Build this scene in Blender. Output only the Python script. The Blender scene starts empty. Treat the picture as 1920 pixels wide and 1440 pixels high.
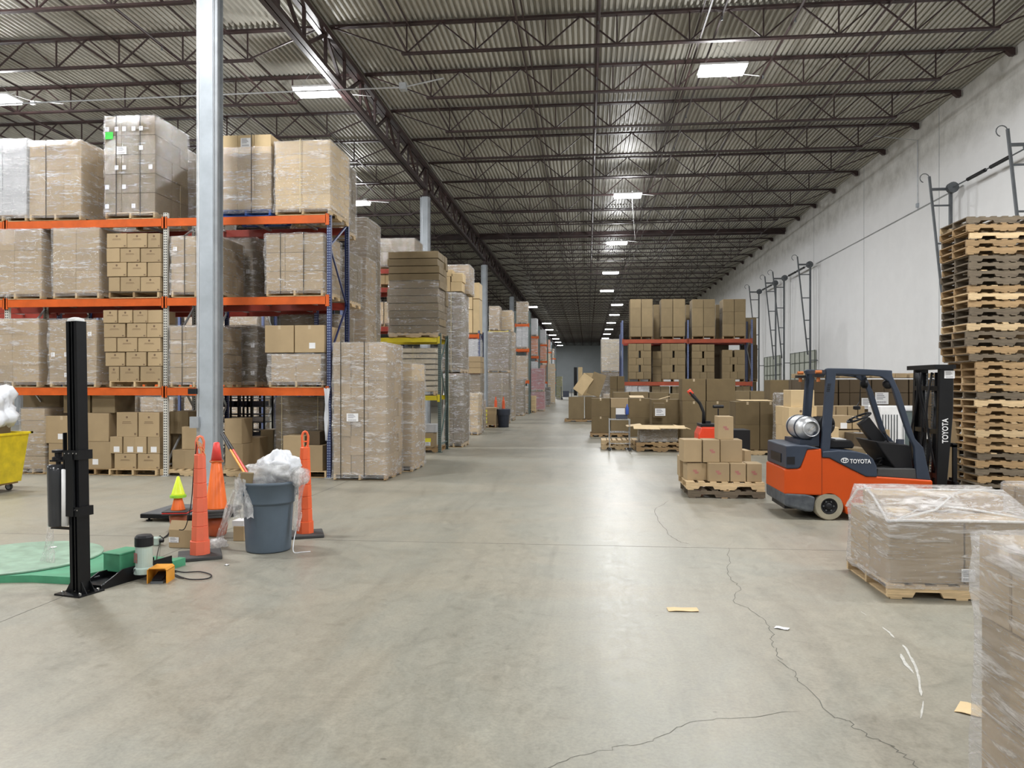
import bpy, math, random
from mathutils import Vector, Matrix
random.seed(7)
SC = bpy.context.scene
COL = SC.collection
PI = math.pi
# ------------------------------------------------------------------ camera, world, lamps, exposure
F = 1442.0; H = 1.8; YAW = math.radians(5.62)
CS, SN = math.cos(YAW), math.sin(YAW)
cam_data = bpy.data.cameras.new('camera'); cam_data.sensor_width = 36; cam_data.lens = F/1920*36
cam_data.clip_end = 400
camera = bpy.data.objects.new('camera', cam_data); COL.objects.link(camera)
camera.location = (0, 0, H); camera.rotation_euler = (PI/2, 0, YAW)
SC.camera = camera
SC.view_settings.view_transform = 'Standard'; SC.view_settings.look = 'None'
SC.view_settings.gamma = 1; SC.view_settings.use_curve_mapping = False
SC.view_settings.exposure = -1.05
world = bpy.data.worlds.new('world'); SC.world = world; world.use_nodes = True
world.node_tree.nodes['Background'].inputs[0].default_value = (.55, .6, .7, 1)
world.node_tree.nodes['Background'].inputs[1].default_value = .05
LAMP_W = 900.0; UP_W = 700.0
LAMP_COL = (.98, .99, 1.0)

def ray(u, v):
    k = (u-960)/F
    return Vector((-SN+CS*k, CS+SN*k, -(v-720)/F))
def W(u, v, z=0.0):
    "point where the sight line of pixel u, v meets the level z"
    r = ray(u, v); t = (z-H)/r.z
    return Vector((r.x*t, r.y*t, z))
def WX(u, Y):
    r = ray(u, 720); return Y*r.x/r.y
def WZ(v, u, Y):
    r = ray(u, v); return H+Y*r.z/r.y
def WWALL(u, X):
    r = ray(u, 720); return X*r.y/r.x

# lamps measured in the photograph: pixel of each fixture, all hung at one height
LAMP_Z = 9.95
lamp_spots = []
for (u, v) in [(1354, 130), (594, 171), (-8, 186), (667, 380), (1177, 366), (1157, 455), (1145, 511), (1138, 545), (1157, 571), (1152, 590),
               (1146, 605), (1142, 617), (1138, 626), (1135, 634), (997, 575), (1025, 606), (1030, 618), (1036, 628), (1042, 635),
               (1046, 641.5), (1050, 647.5), (1053, 652)]:
    p = W(u, v, LAMP_Z); lamp_spots.append((p.x, p.y))
n_seen = len(lamp_spots)
lamp_spots += [(3.6, 8.3), (-7.4, 9.2), (3.6, -3.2), (-7.4, -2.5), (-16.5, 9.5), (3.6, -13), (-7.4, -13), (-16.5, -3), (9.3, 8.3), (-16.8, 33.5), (-25.5, 21.5), (-25.5, 9.5), (-12.2, 14.2), (-20.5, 14.6)]  # lamps out of view; the last two added to brighten the left ceiling
for i, (x, y) in enumerate(lamp_spots):
    ld = bpy.data.lights.new('lamp_light', 'AREA'); ld.shape = 'RECTANGLE'; ld.size = 1.1; ld.size_y = .6
    ld.energy = LAMP_W; ld.color = LAMP_COL
    lo = bpy.data.objects.new('lamp_light', ld); lo.location = (x, y, LAMP_Z-.09); COL.objects.link(lo)
    if y < 58:
        pd = bpy.data.lights.new('lamp_spill', 'POINT'); pd.energy = UP_W; pd.shadow_soft_size = .2; pd.color = LAMP_COL
        po = bpy.data.objects.new('lamp_spill', pd); po.location = (x, y, LAMP_Z-.45); COL.objects.link(po)

# ------------------------------------------------------------------ mesh builder
class MB:
    def __init__(s): s.v = []; s.f = []; s.m = []; s.cur = 0
    def add(s, vs, fs):
        n = len(s.v); s.v += [tuple(v) for v in vs]
        for f in fs: s.f.append(tuple(i+n for i in f)); s.m.append(s.cur)
        return s
    def box(s, x0, x1, y0, y1, z0, z1, M=None):
        vs = [Vector((x, y, z)) for z in (z0, z1) for y in (y0, y1) for x in (x0, x1)]
        if M is not None: vs = [M @ v for v in vs]
        return s.add(vs, [(0, 2, 3, 1), (4, 5, 7, 6), (0, 1, 5, 4), (2, 6, 7, 3), (0, 4, 6, 2), (1, 3, 7, 5)])
    def cbox(s, x0, x1, y0, y1, z0, z1, c=.004, M=None):
        "box with chamfered edges"
        cx, cy, cz = (x0+x1)/2, (y0+y1)/2, (z0+z1)/2; h = ((x1-x0)/2, (y1-y0)/2, (z1-z0)/2)
        vs = []; ix = {}
        for sx in (-1, 1):
            for sy in (-1, 1):
                for sz in (-1, 1):
                    for a in range(3):
                        p = [sx*(h[0]-c), sy*(h[1]-c), sz*(h[2]-c)]; p[a] += (sx, sy, sz)[a]*c
                        ix[(sx, sy, sz, a)] = len(vs); v = Vector((p[0]+cx, p[1]+cy, p[2]+cz)); vs.append(M @ v if M is not None else v)
        fs = []
        for a in range(3):
            b, d = (a+1) % 3, (a+2) % 3
            for sg in (-1, 1):
                q = []
                for (sb, sd) in ((-1, -1), (1, -1), (1, 1), (-1, 1)):
                    t = [0, 0, 0]; t[a] = sg; t[b] = sb; t[d] = sd; q.append(ix[(*t, a)])
                fs.append(q if sg > 0 else q[::-1])
        for a in range(3):
            b, d = (a+1) % 3, (a+2) % 3
            for sb in (-1, 1):
                for sd in (-1, 1):
                    t = [0, 0, 0]; t[b] = sb; t[d] = sd; t[a] = -1; u = tuple(t); t[a] = 1; w = tuple(t)
                    q = [ix[(*u, b)], ix[(*w, b)], ix[(*w, d)], ix[(*u, d)]]
                    fs.append(q if sb*sd > 0 else q[::-1])
        for sx in (-1, 1):
            for sy in (-1, 1):
                for sz in (-1, 1):
                    q = [ix[(sx, sy, sz, a)] for a in range(3)]
                    fs.append(q if sx*sy*sz > 0 else q[::-1])
        return s.add(vs, fs)
    def bar(s, p, q, w, h=None, up=(0, 0, 1)):
        "rectangular bar from p to q"
        p, q = Vector(p), Vector(q); h = h or w; d = (q-p); L = d.length; d.normalize(); up = Vector(up)
        sd = d.cross(up)
        if sd.length < 1e-4: sd = d.cross(Vector((0, 1, 0)))
        sd.normalize(); up = sd.cross(d)
        vs = [b+sd*(a*w/2)+up*(c*h/2) for b in (p, q) for (a, c) in ((-1, -1), (1, -1), (1, 1), (-1, 1))]
        return s.add(vs, [(0, 1, 2, 3)[::-1], (4, 5, 6, 7), (0, 1, 5, 4), (1, 2, 6, 5), (2, 3, 7, 6), (3, 0, 4, 7)][0:6])
    def tube(s, pts, r, n=8, cap=True):
        pts = [Vector(p) for p in pts]; rr = r if isinstance(r, (list, tuple)) else [r]*len(pts)
        vs = []; fs = []; prev = None
        for i, p in enumerate(pts):
            d = (pts[min(i+1, len(pts)-1)]-pts[max(i-1, 0)]).normalized()
            if prev is None:
                a = d.cross(Vector((0, 0, 1)))
                if a.length < 1e-3: a = d.cross(Vector((1, 0, 0)))
            else: a = prev-d*prev.dot(d)
            a.normalize(); b = d.cross(a); prev = a
            for k in range(n):
                t = 2*PI*k/n; vs.append(p+(a*math.cos(t)+b*math.sin(t))*rr[i])
        for i in range(len(pts)-1):
            for k in range(n):
                k2 = (k+1) % n; fs.append((i*n+k, i*n+k2, (i+1)*n+k2, (i+1)*n+k))
        if cap: fs.append(tuple(range(n))[::-1]); fs.append(tuple((len(pts)-1)*n+k for k in range(n)))
        return s.add(vs, fs)
    def lathe(s, prof, c=(0, 0, 0), n=24, M=None, sq=0, ring=False):
        "profile of (r, z); sq > 0 makes the section squarish"
        vs = []; fs = []
        for (r, z) in prof:
            for k in range(n):
                t = 2*PI*k/n; e = 1
                if sq: e = 1/(abs(math.cos(t))**sq+abs(math.sin(t))**sq)**(1/sq)
                v = Vector((c[0]+r*e*math.cos(t), c[1]+r*e*math.sin(t), c[2]+z)); vs.append(M @ v if M is not None else v)
        for i in range(len(prof)-1):
            for k in range(n):
                k2 = (k+1) % n; fs.append((i*n+k, i*n+k2, (i+1)*n+k2, (i+1)*n+k))
        if not ring: fs.append(tuple(range(n))[::-1]); fs.append(tuple((len(prof)-1)*n+k for k in range(n)))
        else:
            q = (len(prof)-1)*n
            for k in range(n): fs.append((q+k, q+(k+1) % n, (k+1) % n, k))
        return s.add(vs, fs)
    def prism(s, poly, a0, a1, axis='y', M=None):
        "polygon in the plane across the axis, extruded from a0 to a1"
        n = len(poly); vs = []
        for a in (a0, a1):
            for (p, q) in poly:
                v = Vector({'y': (p, a, q), 'x': (a, p, q), 'z': (p, q, a)}[axis]); vs.append(M @ v if M is not None else v)
        fs = [tuple(range(n)), tuple(range(n, 2*n))[::-1]]+[(i, i+n, (i+1) % n+n, (i+1) % n) for i in range(n)]
        return s.add(vs, fs)
    def mesh(s, name, mats, smooth=False):
        me = bpy.data.meshes.new(name); me.from_pydata(s.v, [], s.f)
        for m in (mats if isinstance(mats, (list, tuple)) else [mats]): me.materials.append(m)
        if any(s.m): me.polygons.foreach_set('material_index', s.m)
        if smooth: me.polygons.foreach_set('use_smooth', [True]*len(s.f))
        me.validate(); me.update(); return me
    def obj(s, name, mats, parent=None, smooth=False, **k):
        me = s.mesh(name, mats, smooth)
        if smooth == 'auto' or k.pop('fix', False):
            pass
        return link(name, me, parent, **k)

def fixnormals(me):
    import bmesh
    b = bmesh.new(); b.from_mesh(me); bmesh.ops.recalc_face_normals(b, faces=b.faces); b.to_mesh(me); b.free()
def link(name, me, parent=None, loc=None, rz=None, label=None, cat=None, group=None, kind=None):
    o = bpy.data.objects.new(name, me); COL.objects.link(o)
    if parent: o.parent = parent
    if loc is not None: o.location = loc
    if rz is not None: o.rotation_euler = (0, 0, rz)
    return tag(o, label, cat, group, kind)
def tag(o, label=None, cat=None, group=None, kind=None):
    if label: o['label'] = label
    if cat: o['category'] = cat
    if group: o['group'] = group
    if kind: o['kind'] = kind
    return o
def thing(name, label, cat, loc=(0, 0, 0), rz=0, group=None):
    o = bpy.data.objects.new(name, None); COL.objects.link(o); o.location = loc; o.rotation_euler = (0, 0, rz); o.empty_display_size = .1
    return tag(o, label, cat, group)
ORD = ['zero', 'first', 'second', 'third', 'fourth', 'fifth', 'sixth', 'seventh', 'eighth', 'ninth', 'tenth', 'eleventh', 'twelfth', 'thirteenth', 'fourteenth',
       'fifteenth', 'sixteenth', 'seventeenth', 'eighteenth', 'nineteenth', 'twentieth', 'twenty-first', 'twenty-second', 'twenty-third', 'twenty-fourth',
       'twenty-fifth', 'twenty-sixth', 'twenty-seventh', 'twenty-eighth', 'twenty-ninth', 'thirtieth', 'thirty-first', 'thirty-second', 'thirty-third',
       'thirty-fourth', 'thirty-fifth', 'thirty-sixth', 'thirty-seventh', 'thirty-eighth', 'thirty-ninth', 'fortieth']

# ------------------------------------------------------------------ materials
def nt(name):
    m = bpy.data.materials.new(name); m.use_nodes = True; t = m.node_tree
    for n in list(t.nodes): t.nodes.remove(n)
    out = t.nodes.new('ShaderNodeOutputMaterial'); return m, t, out
def N(t, kind, **k):
    n = t.nodes.new('ShaderNode'+kind)
    for a, b in k.items():
        if a.startswith('i_'):
            key = a[2:]; key = int(key) if key.isdigit() else key.replace('_', ' ')
            n.inputs[key].default_value = b
        else: setattr(n, a, b)
    return n
def ramp(t, fac, stops, interp='LINEAR'):
    r = t.nodes.new('ShaderNodeValToRGB'); r.color_ramp.interpolation = interp
    while len(r.color_ramp.elements) < len(stops): r.color_ramp.elements.new(.5)
    for e, (p, c) in zip(r.color_ramp.elements, stops):
        e.position = p; e.color = c if len(c) == 4 else (*c, 1)
    t.links.new(fac, r.inputs[0]); return r
def coords(t, scale=(1, 1, 1), kind='Object'):
    tc = N(t, 'TexCoord'); mp = N(t, 'Mapping'); mp.inputs['Scale'].default_value = scale
    t.links.new(tc.outputs[kind], mp.inputs['Vector']); return mp.outputs[0]
def mat(name, col, rough=.6, metal=0., var=.06, nscale=3, stretch=(1, 1, 1), bump=0., bscale=30, rnd=0., col2=None, rvar=0., spec=.5):
    m, t, out = nt(name); b = N(t, 'BsdfPrincipled'); t.links.new(b.outputs[0], out.inputs[0])
    b.inputs['Roughness'].default_value = rough; b.inputs['Metallic'].default_value = metal; b.inputs['Specular IOR Level'].default_value = spec
    co = coords(t, stretch); no = N(t, 'TexNoise', i_Scale=nscale, i_Detail=5, i_Roughness=.6); t.links.new(co, no.inputs[0])
    c2 = col2 or tuple(c*(1-2.2*var) for c in col); c1 = tuple(min(1, c*(1+var)) for c in col)
    r = ramp(t, no.outputs[0], [(.32, c2), (.68, c1)]); last = r.outputs[0]
    if rnd:
        oi = N(t, 'ObjectInfo'); ma = N(t, 'MapRange'); ma.inputs[3].default_value = 1-rnd; ma.inputs[4].default_value = 1+rnd
        t.links.new(oi.outputs['Random'], ma.inputs[0]); hs = N(t, 'HueSaturation'); t.links.new(ma.outputs[0], hs.inputs['Value']); t.links.new(last, hs.inputs['Color']); last = hs.outputs[0]
    t.links.new(last, b.inputs['Base Color'])
    if rvar:
        mr = N(t, 'MapRange'); mr.inputs[3].default_value = rough-rvar; mr.inputs[4].default_value = rough+rvar
        t.links.new(no.outputs[0], mr.inputs[0]); t.links.new(mr.outputs[0], b.inputs['Roughness'])
    if bump:
        n2 = N(t, 'TexNoise', i_Scale=bscale, i_Detail=3); t.links.new(co, n2.inputs[0])
        bp = N(t, 'Bump', i_Strength=bump, i_Distance=.01); t.links.new(n2.outputs[0], bp.inputs['Height']); t.links.new(bp.outputs[0], b.inputs['Normal'])
    return m
KRAFT = mat('kraft_cardboard', (.375, .275, .155), .75, var=.04, nscale=2, rnd=.12, bump=.08, bscale=14)
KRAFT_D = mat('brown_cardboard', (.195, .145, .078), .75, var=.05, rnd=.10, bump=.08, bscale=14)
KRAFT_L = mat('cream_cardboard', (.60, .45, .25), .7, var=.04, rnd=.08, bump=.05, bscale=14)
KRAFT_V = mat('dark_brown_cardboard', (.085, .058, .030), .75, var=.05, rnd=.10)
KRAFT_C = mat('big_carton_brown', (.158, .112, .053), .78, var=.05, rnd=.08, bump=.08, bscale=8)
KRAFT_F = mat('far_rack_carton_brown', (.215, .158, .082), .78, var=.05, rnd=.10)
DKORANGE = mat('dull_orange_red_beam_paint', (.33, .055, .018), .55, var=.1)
CREAMW = mat('cream_white_carton', (.66, .58, .44), .6, rnd=.06)
WHITEBOX = mat('grey_white_carton', (.55, .56, .58), .5, rnd=.08)
PINKBOX = mat('dusky_pink_wrap', (.36, .12, .13), .35, rnd=.15)
ORANGEBOX = mat('orange_carton', (.62, .22, .08), .6, rnd=.1)
BLUEBIN = mat('dark_blue_grey', (.05, .06, .09), .5)
INK = mat('carton_ink', (.16, .10, .06), .8, var=.02)
INK_RED = mat('red_label_ink', (.40, .17, .14), .6, var=.1, nscale=60)
TAPE = mat('packing_tape', (.50, .40, .27), .25, var=.03)
PAPER = mat('white_paper', (.78, .78, .79), .6, var=.03)
PAPER_INK = mat('label_ink', (.20, .20, .22), .6, var=.03)
STRAP = mat('black_strap', (.02, .02, .02), .5)
STRAPY = mat('pale_strap', (.55, .48, .30), .5)
WOODS = [mat('pale_pallet_wood', (.60, .44, .25), .75, var=.14, nscale=6, stretch=(1, 14, 14), rnd=.14, bump=.2, bscale=12),
         mat('tan_pallet_wood', (.36, .235, .115), .78, var=.16, nscale=6, stretch=(1, 14, 14), rnd=.16, bump=.2, bscale=12),
         mat('weathered_pallet_wood', (.16, .125, .085), .85, var=.18, nscale=6, stretch=(1, 14, 14), rnd=.18, bump=.25, bscale=12),
         mat('blue_pallet_paint', (.03, .10, .38), .6, var=.12, rnd=.05)]
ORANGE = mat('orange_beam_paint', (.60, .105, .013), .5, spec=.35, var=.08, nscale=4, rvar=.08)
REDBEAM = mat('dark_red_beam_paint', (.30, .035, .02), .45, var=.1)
YELLOW = mat('yellow_beam_paint', (.72, .58, .03), .4, var=.08)
BLUE = mat('blue_upright_paint', (.018, .03, .115), .4, var=.1)
GREENGREY = mat('green_grey_upright_paint', (.10, .15, .14), .45, var=.1)
GALV = mat('galvanized_steel', (.50, .52, .54), .42, .55, var=.10, nscale=5)
COLGREY = mat('grey_column_paint', (.41, .45, .49), .42, .15, var=.08, nscale=2, rvar=.08)
COLSIDE = mat('darker_grey_column_paint', (.33, .35, .37), .5, .1, var=.08)
STEELBROWN = mat('dark_red_brown_joist_paint', (.038, .019, .018), .5, var=.25, nscale=1.5)
DARKSTEEL = mat('dark_grey_steel', (.12, .13, .14), .5, .4, var=.12)
BLACK = mat('black_paint', (.006, .0065, .008), .36, var=.15, rvar=.06, spec=.3)
BLACKP = mat('black_plastic', (.010, .010, .012), .5, spec=.3)
RUBBER = mat('dark_rubber', (.05, .05, .05), .75, var=.1)
CHROME = mat('bright_metal', (.75, .75, .76), .2, 1.0)
ALU = mat('aluminium', (.62, .63, .65), .38, .7, var=.08)
GREEN = mat('machine_green_paint', (.07, .31, .17), .45, var=.08, nscale=5, rvar=.1)
GREENTOP = mat('worn_green_plate', (.26, .40, .30), .42, var=.12, nscale=7, rvar=.12, bump=.1, bscale=80)
PALEGREEN = mat('pale_motor_paint', (.42, .52, .47), .4)
CORAL = mat('coral_plastic', (.82, .16, .085), .45, var=.03)
CORAL2 = mat('orange_red_plastic', (.80, .13, .04), .42, var=.03)
CONE = mat('cone_orange', (.92, .17, .02), .36, var=.03)
CONERED = mat('faded_red_cone', (.75, .06, .05), .4)
LIME = mat('lime_yellow_plastic', (.72, .86, .03), .4)
LIMEG = mat('lime_green_plastic', (.30, .62, .04), .4)
FPORANGE = mat('pedal_orange', (.78, .33, .03), .4)
BINYEL = mat('yellow_bin_plastic', (.80, .62, .02), .45, var=.12, nscale=4, bump=.05)
CANGREY = mat('grey_blue_bin_plastic', (.085, .115, .15), .48, var=.06)
TRUCKO = mat('forklift_orange', (.54, .066, .004), .45, spec=.3, var=.03, rvar=.06)
TRUCKB = mat('forklift_blue_grey', (.030, .041, .065), .45, var=.06, spec=.35)
BUMPER = mat('scuffed_bumper', (.04, .045, .055), .55, var=.2, nscale=9, col2=(.10, .11, .12), spec=.3)
TYRE = mat('worn_cream_tyre', (.30, .27, .20), .8, var=.12)
JACKRED = mat('pallet_jack_red', (.75, .06, .02), .35)
GLASSD = mat('dark_glass', (.10, .13, .13), .1)
FIXT = mat('white_fixture_metal', (.7, .7, .7), .4)
BEAD = mat('amber_plastic', (.45, .13, .03), .4)
PAINTW = mat('white_plastic', (.8, .8, .8), .4)
GREENTAG = mat('green_tag', (.06, .62, .08), .5)
YELTAG = mat('yellow_tag', (.85, .78, .05), .5)
PINKTAG = mat('magenta_tag', (.6, .04, .25), .5)
BLUEP = mat('blue_bottle_plastic', (.03, .08, .35), .3)
def perforated(name, col, hole):
    m, t, out = nt(name); b = N(t, 'BsdfPrincipled'); t.links.new(b.outputs[0], out.inputs[0]); b.inputs['Roughness'].default_value = .45
    tc = N(t, 'TexCoord'); sp = N(t, 'SeparateXYZ'); t.links.new(tc.outputs['Object'], sp.inputs[0])
    def M(op, a, c=None, d=None):
        n = N(t, 'Math', operation=op)
        for i, q in enumerate((a, c, d)):
            if q is None: continue
            if isinstance(q, (int, float)): n.inputs[i].default_value = q
            else: t.links.new(q, n.inputs[i])
        return n.outputs[0]
    ax = M('ABSOLUTE', sp.outputs[0]); dx = M('SUBTRACT', ax, .019)
    fz = M('SUBTRACT', M('FRACT', M('MULTIPLY', sp.outputs[2], 20.0)), .5); dz = M('MULTIPLY', fz, .05)
    d = M('SQRT', M('ADD', M('MULTIPLY', dx, dx), M('MULTIPLY', dz, M('MULTIPLY', dz, .6))))
    k = M('LESS_THAN', d, .0125)
    mx = N(t, 'Mix', data_type='RGBA'); t.links.new(k, mx.inputs['Factor']); mx.inputs[6].default_value = (*col, 1); mx.inputs[7].default_value = (*hole, 1)
    t.links.new(mx.outputs[2], b.inputs['Base Color']); return m
POST_W = perforated('perforated_white_post', (.62, .61, .56), (.03, .03, .03))
POST_B = perforated('perforated_blue_post', (.018, .03, .115), (.25, .3, .42))
POST_G = perforated('perforated_green_grey_post', (.12, .17, .16), (.02, .02, .02))
def film(name, milk=.13, streak=.55, scale=(2.2, 2.2, 15), rough=.16, tint=(.93, .93, .95), lo=.52, hi=.72, bump=.55, rot=0):
    m, t, out = nt(name); co = coords(t, scale)
    if rot: co.node.inputs['Rotation'].default_value = (rot, rot, 0)
    oi = N(t, 'ObjectInfo'); ad = N(t, 'VectorMath', operation='ADD'); t.links.new(co, ad.inputs[0])
    cb = N(t, 'CombineXYZ')
    ml = N(t, 'Math', operation='MULTIPLY'); ml.inputs[1].default_value = 37; t.links.new(oi.outputs['Random'], ml.inputs[0])
    for i in range(3): t.links.new(ml.outputs[0], cb.inputs[i])
    t.links.new(cb.outputs[0], ad.inputs[1]); v = ad.outputs[0]
    n1 = N(t, 'TexNoise', i_Scale=1.7, i_Detail=7, i_Roughness=.68, i_Distortion=1.2); t.links.new(v, n1.inputs[0])
    n2 = N(t, 'TexNoise', i_Scale=.55, i_Detail=2); t.links.new(v, n2.inputs[0])
    mu = N(t, 'Math', operation='MULTIPLY_ADD'); t.links.new(n2.outputs[0], mu.inputs[0]); mu.inputs[1].default_value = .5; t.links.new(n1.outputs[0], mu.inputs[2])
    sb = N(t, 'Math', operation='SUBTRACT'); t.links.new(mu.outputs[0], sb.inputs[0]); sb.inputs[1].default_value = .25
    r = ramp(t, sb.outputs[0], [(lo, (milk,)*3), (hi, (streak,)*3)])  # milky film folds, with broad sheen also put into the whiteness
    b = N(t, 'BsdfPrincipled'); b.inputs['Base Color'].default_value = (*tint, 1); b.inputs['Roughness'].default_value = rough; b.inputs['Specular IOR Level'].default_value = 1.0
    bp = N(t, 'Bump', i_Strength=bump, i_Distance=.03); t.links.new(n1.outputs[0], bp.inputs['Height']); t.links.new(bp.outputs[0], b.inputs['Normal'])
    tr = N(t, 'BsdfTransparent'); tr.inputs[0].default_value = (.97, .97, .97, 1)
    gl = N(t, 'BsdfGlossy'); gl.inputs['Roughness'].default_value = rough; t.links.new(bp.outputs[0], gl.inputs['Normal'])
    a = N(t, 'MixShader'); a.inputs[0].default_value = .13; t.links.new(tr.outputs[0], a.inputs[1]); t.links.new(gl.outputs[0], a.inputs[2])
    tl = N(t, 'BsdfTranslucent'); tl.inputs[0].default_value = (.95, .94, .92, 1); c = N(t, 'MixShader'); c.inputs[0].default_value = .35; t.links.new(b.outputs[0], c.inputs[1]); t.links.new(tl.outputs[0], c.inputs[2])
    s = N(t, 'MixShader'); t.links.new(r.outputs[0], s.inputs[0]); t.links.new(a.outputs[0], s.inputs[1]); t.links.new(c.outputs[0], s.inputs[2])
    t.links.new(s.outputs[0], out.inputs[0]); return m
FILM = film('stretch_film', .13, .62, (3.2, 3.2, 22), lo=.53, hi=.66, bump=1)
FILM_H = film('heavy_stretch_film', .17, .72, (3, 3, 18), lo=.52, hi=.66, bump=1)
FILM_L = film('light_stretch_film', .03, .5, (3, 3, 18), lo=.56, hi=.7, bump=.9)
FILM_V = film('pallet_wrap_white_folds', .24, .85, (2, 2, 16), rough=.2, lo=.51, hi=.67, rot=.5, bump=1)
FILM_R = film('white_film_rope', .45, .8, (5, 5, 5))
BAG = film('thin_plastic_bag', .30, .75, (6, 6, 6), .25, (.95, .95, .95), .45, .7, .9)
BAGW = mat('white_plastic_bag', (.74, .76, .80), .35, var=.05, bump=.3, bscale=12)
BAGF = film('clear_bag_drape', .12, .75, (9, 9, 3), .2, (.95, .93, .93), .45, .68, .8)
def emit(name, col, s):
    m, t, out = nt(name); e = N(t, 'Emission'); e.inputs[0].default_value = (*col, 1); e.inputs[1].default_value = s; t.links.new(e.outputs[0], out.inputs[0]); return m
GLOW = emit('lamp_diffuser', (.98, .99, 1), 40)

# concrete floor
def concrete():
    m, t, out = nt('polished_concrete'); b = N(t, 'BsdfPrincipled'); t.links.new(b.outputs[0], out.inputs[0])
    co = coords(t, (1, 1, 1))
    n1 = N(t, 'TexNoise', i_Scale=.35, i_Detail=9, i_Roughness=.62, i_Distortion=.6); t.links.new(co, n1.inputs[0])
    n2 = N(t, 'TexNoise', i_Scale=2.4, i_Detail=8, i_Roughness=.7, i_Distortion=1.5); t.links.new(co, n2.inputs[0])
    co3 = coords(t, (.9, .12, 1)); n3 = N(t, 'TexNoise', i_Scale=2.2, i_Detail=6, i_Roughness=.6, i_Distortion=.8); t.links.new(co3, n3.inputs[0])
    n4 = N(t, 'TexNoise', i_Scale=45, i_Detail=4, i_Roughness=.7); t.links.new(co, n4.inputs[0])
    r1 = ramp(t, n1.outputs[0], [(.30, (.238, .230, .188)), (.45, (.290, .268, .214)), (.55, (.268, .260, .216)), (.74, (.335, .306, .244))])
    r2 = ramp(t, n2.outputs[0], [(.25, (.78, .78, .77)), (.42, (.97, .97, .97)), (.6, (1.02, 1.02, 1.02)), (.75, (1.13, 1.12, 1.10))])
    r3 = ramp(t, n3.outputs[0], [(.28, (.84, .835, .83)), (.46, (1, 1, 1)), (1, (1.02, 1.02, 1.02))])
    r4 = ramp(t, n4.outputs[0], [(.3, (.86, .86, .86)), (.6, (1.05, 1.05, 1.05))])
    last = r1.outputs[0]
    n5 = N(t, 'TexNoise', i_Scale=8, i_Detail=8, i_Roughness=.75, i_Distortion=2.2); t.links.new(coords(t, (1, .7, 1)), n5.inputs[0])
    r5 = ramp(t, n5.outputs[0], [(.28, (.80, .795, .78)), (.48, (.99, .99, .99)), (.72, (1.13, 1.12, 1.11))])
    cw = coords(t, (1, .10, 1)); cw.node.inputs['Rotation'].default_value = (0, 0, .62); n6 = N(t, 'TexNoise', i_Scale=1.6, i_Detail=7, i_Roughness=.7, i_Distortion=.5); t.links.new(cw, n6.inputs[0])
    r6 = ramp(t, n6.outputs[0], [(.32, (.87, .865, .855)), (.5, (1, 1, 1)), (.72, (1.08, 1.075, 1.07))])
    for r in (r2, r3, r4, r5, r6):
        mx = N(t, 'Mix', data_type='RGBA', blend_type='MULTIPLY'); mx.inputs['Factor'].default_value = 1
        t.links.new(last, mx.inputs[6]); t.links.new(r.outputs[0], mx.inputs[7]); last = mx.outputs[2]
    # fine dark specks and rubber marks
    vo = N(t, 'TexVoronoi', i_Scale=1.6); vo.feature = 'F1'; cs = coords(t, (1, 1.6, 1)); t.links.new(cs, vo.inputs['Vector'])
    rv = ramp(t, vo.outputs['Distance'], [(.018, (.35, .34, .32)), (.03, (1, 1, 1))])
    mx = N(t, 'Mix', data_type='RGBA', blend_type='MULTIPLY'); mx.inputs['Factor'].default_value = .6; t.links.new(last, mx.inputs[6]); t.links.new(rv.outputs[0], mx.inputs[7]); last = mx.outputs[2]
    t.links.new(last, b.inputs['Base Color'])
    mr = N(t, 'MapRange'); mr.inputs[1].default_value = .3; mr.inputs[2].default_value = .7; mr.inputs[3].default_value = .33; mr.inputs[4].default_value = .50
    t.links.new(n5.outputs[0], mr.inputs[0]); t.links.new(mr.outputs[0], b.inputs['Roughness']); b.inputs['Specular IOR Level'].default_value = .5
    bp = N(t, 'Bump', i_Strength=.06, i_Distance=.01); t.links.new(n2.outputs[0], bp.inputs['Height']); t.links.new(bp.outputs[0], b.inputs['Normal'])
    return m
CONC = concrete()
def wallmat():
    m, t, out = nt('painted_tilt_up_concrete'); b = N(t, 'BsdfPrincipled'); t.links.new(b.outputs[0], out.inputs[0]); b.inputs['Roughness'].default_value = .6
    tc = N(t, 'TexCoord'); sp = N(t, 'SeparateXYZ'); t.links.new(tc.outputs['Object'], sp.inputs[0])
    co = coords(t, (1, .35, 1)); n = N(t, 'TexNoise', i_Scale=.8, i_Detail=7, i_Roughness=.65); t.links.new(co, n.inputs[0])
    # grimy unpainted band near the roof, edge broken by noise
    a = N(t, 'Math', operation='MULTIPLY_ADD'); t.links.new(n.outputs[0], a.inputs[0]); a.inputs[1].default_value = 1.2; t.links.new(sp.outputs[2], a.inputs[2])
    r = ramp(t, N(t, 'MapRange').outputs[0], [(0, (0, 0, 0)), (1, (1, 1, 1))]); mr = r.inputs[0].links[0].from_node
    mr.inputs[1].default_value = 9.5; mr.inputs[2].default_value = 10.4; t.links.new(a.outputs[0], mr.inputs[0])
    n2 = N(t, 'TexNoise', i_Scale=1.6, i_Detail=8, i_Roughness=.7); t.links.new(tc.outputs['Object'], n2.inputs[0])
    low = ramp(t, n2.outputs[0], [(.3, (.83, .83, .83)), (.7, (.88, .88, .88))]); up = ramp(t, n2.outputs[0], [(.35, (.52, .51, .48)), (.6, (.70, .69, .66))])
    mx = N(t, 'Mix', data_type='RGBA'); t.links.new(r.outputs[0], mx.inputs['Factor']); t.links.new(low.outputs[0], mx.inputs[6]); t.links.new(up.outputs[0], mx.inputs[7])
    t.links.new(mx.outputs[2], b.inputs['Base Color'])
    return m
WALLM = wallmat()
FARWALL = mat('grey_blue_wall_paint', (.42, .46, .48), .6, var=.03, nscale=.5)
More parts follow.
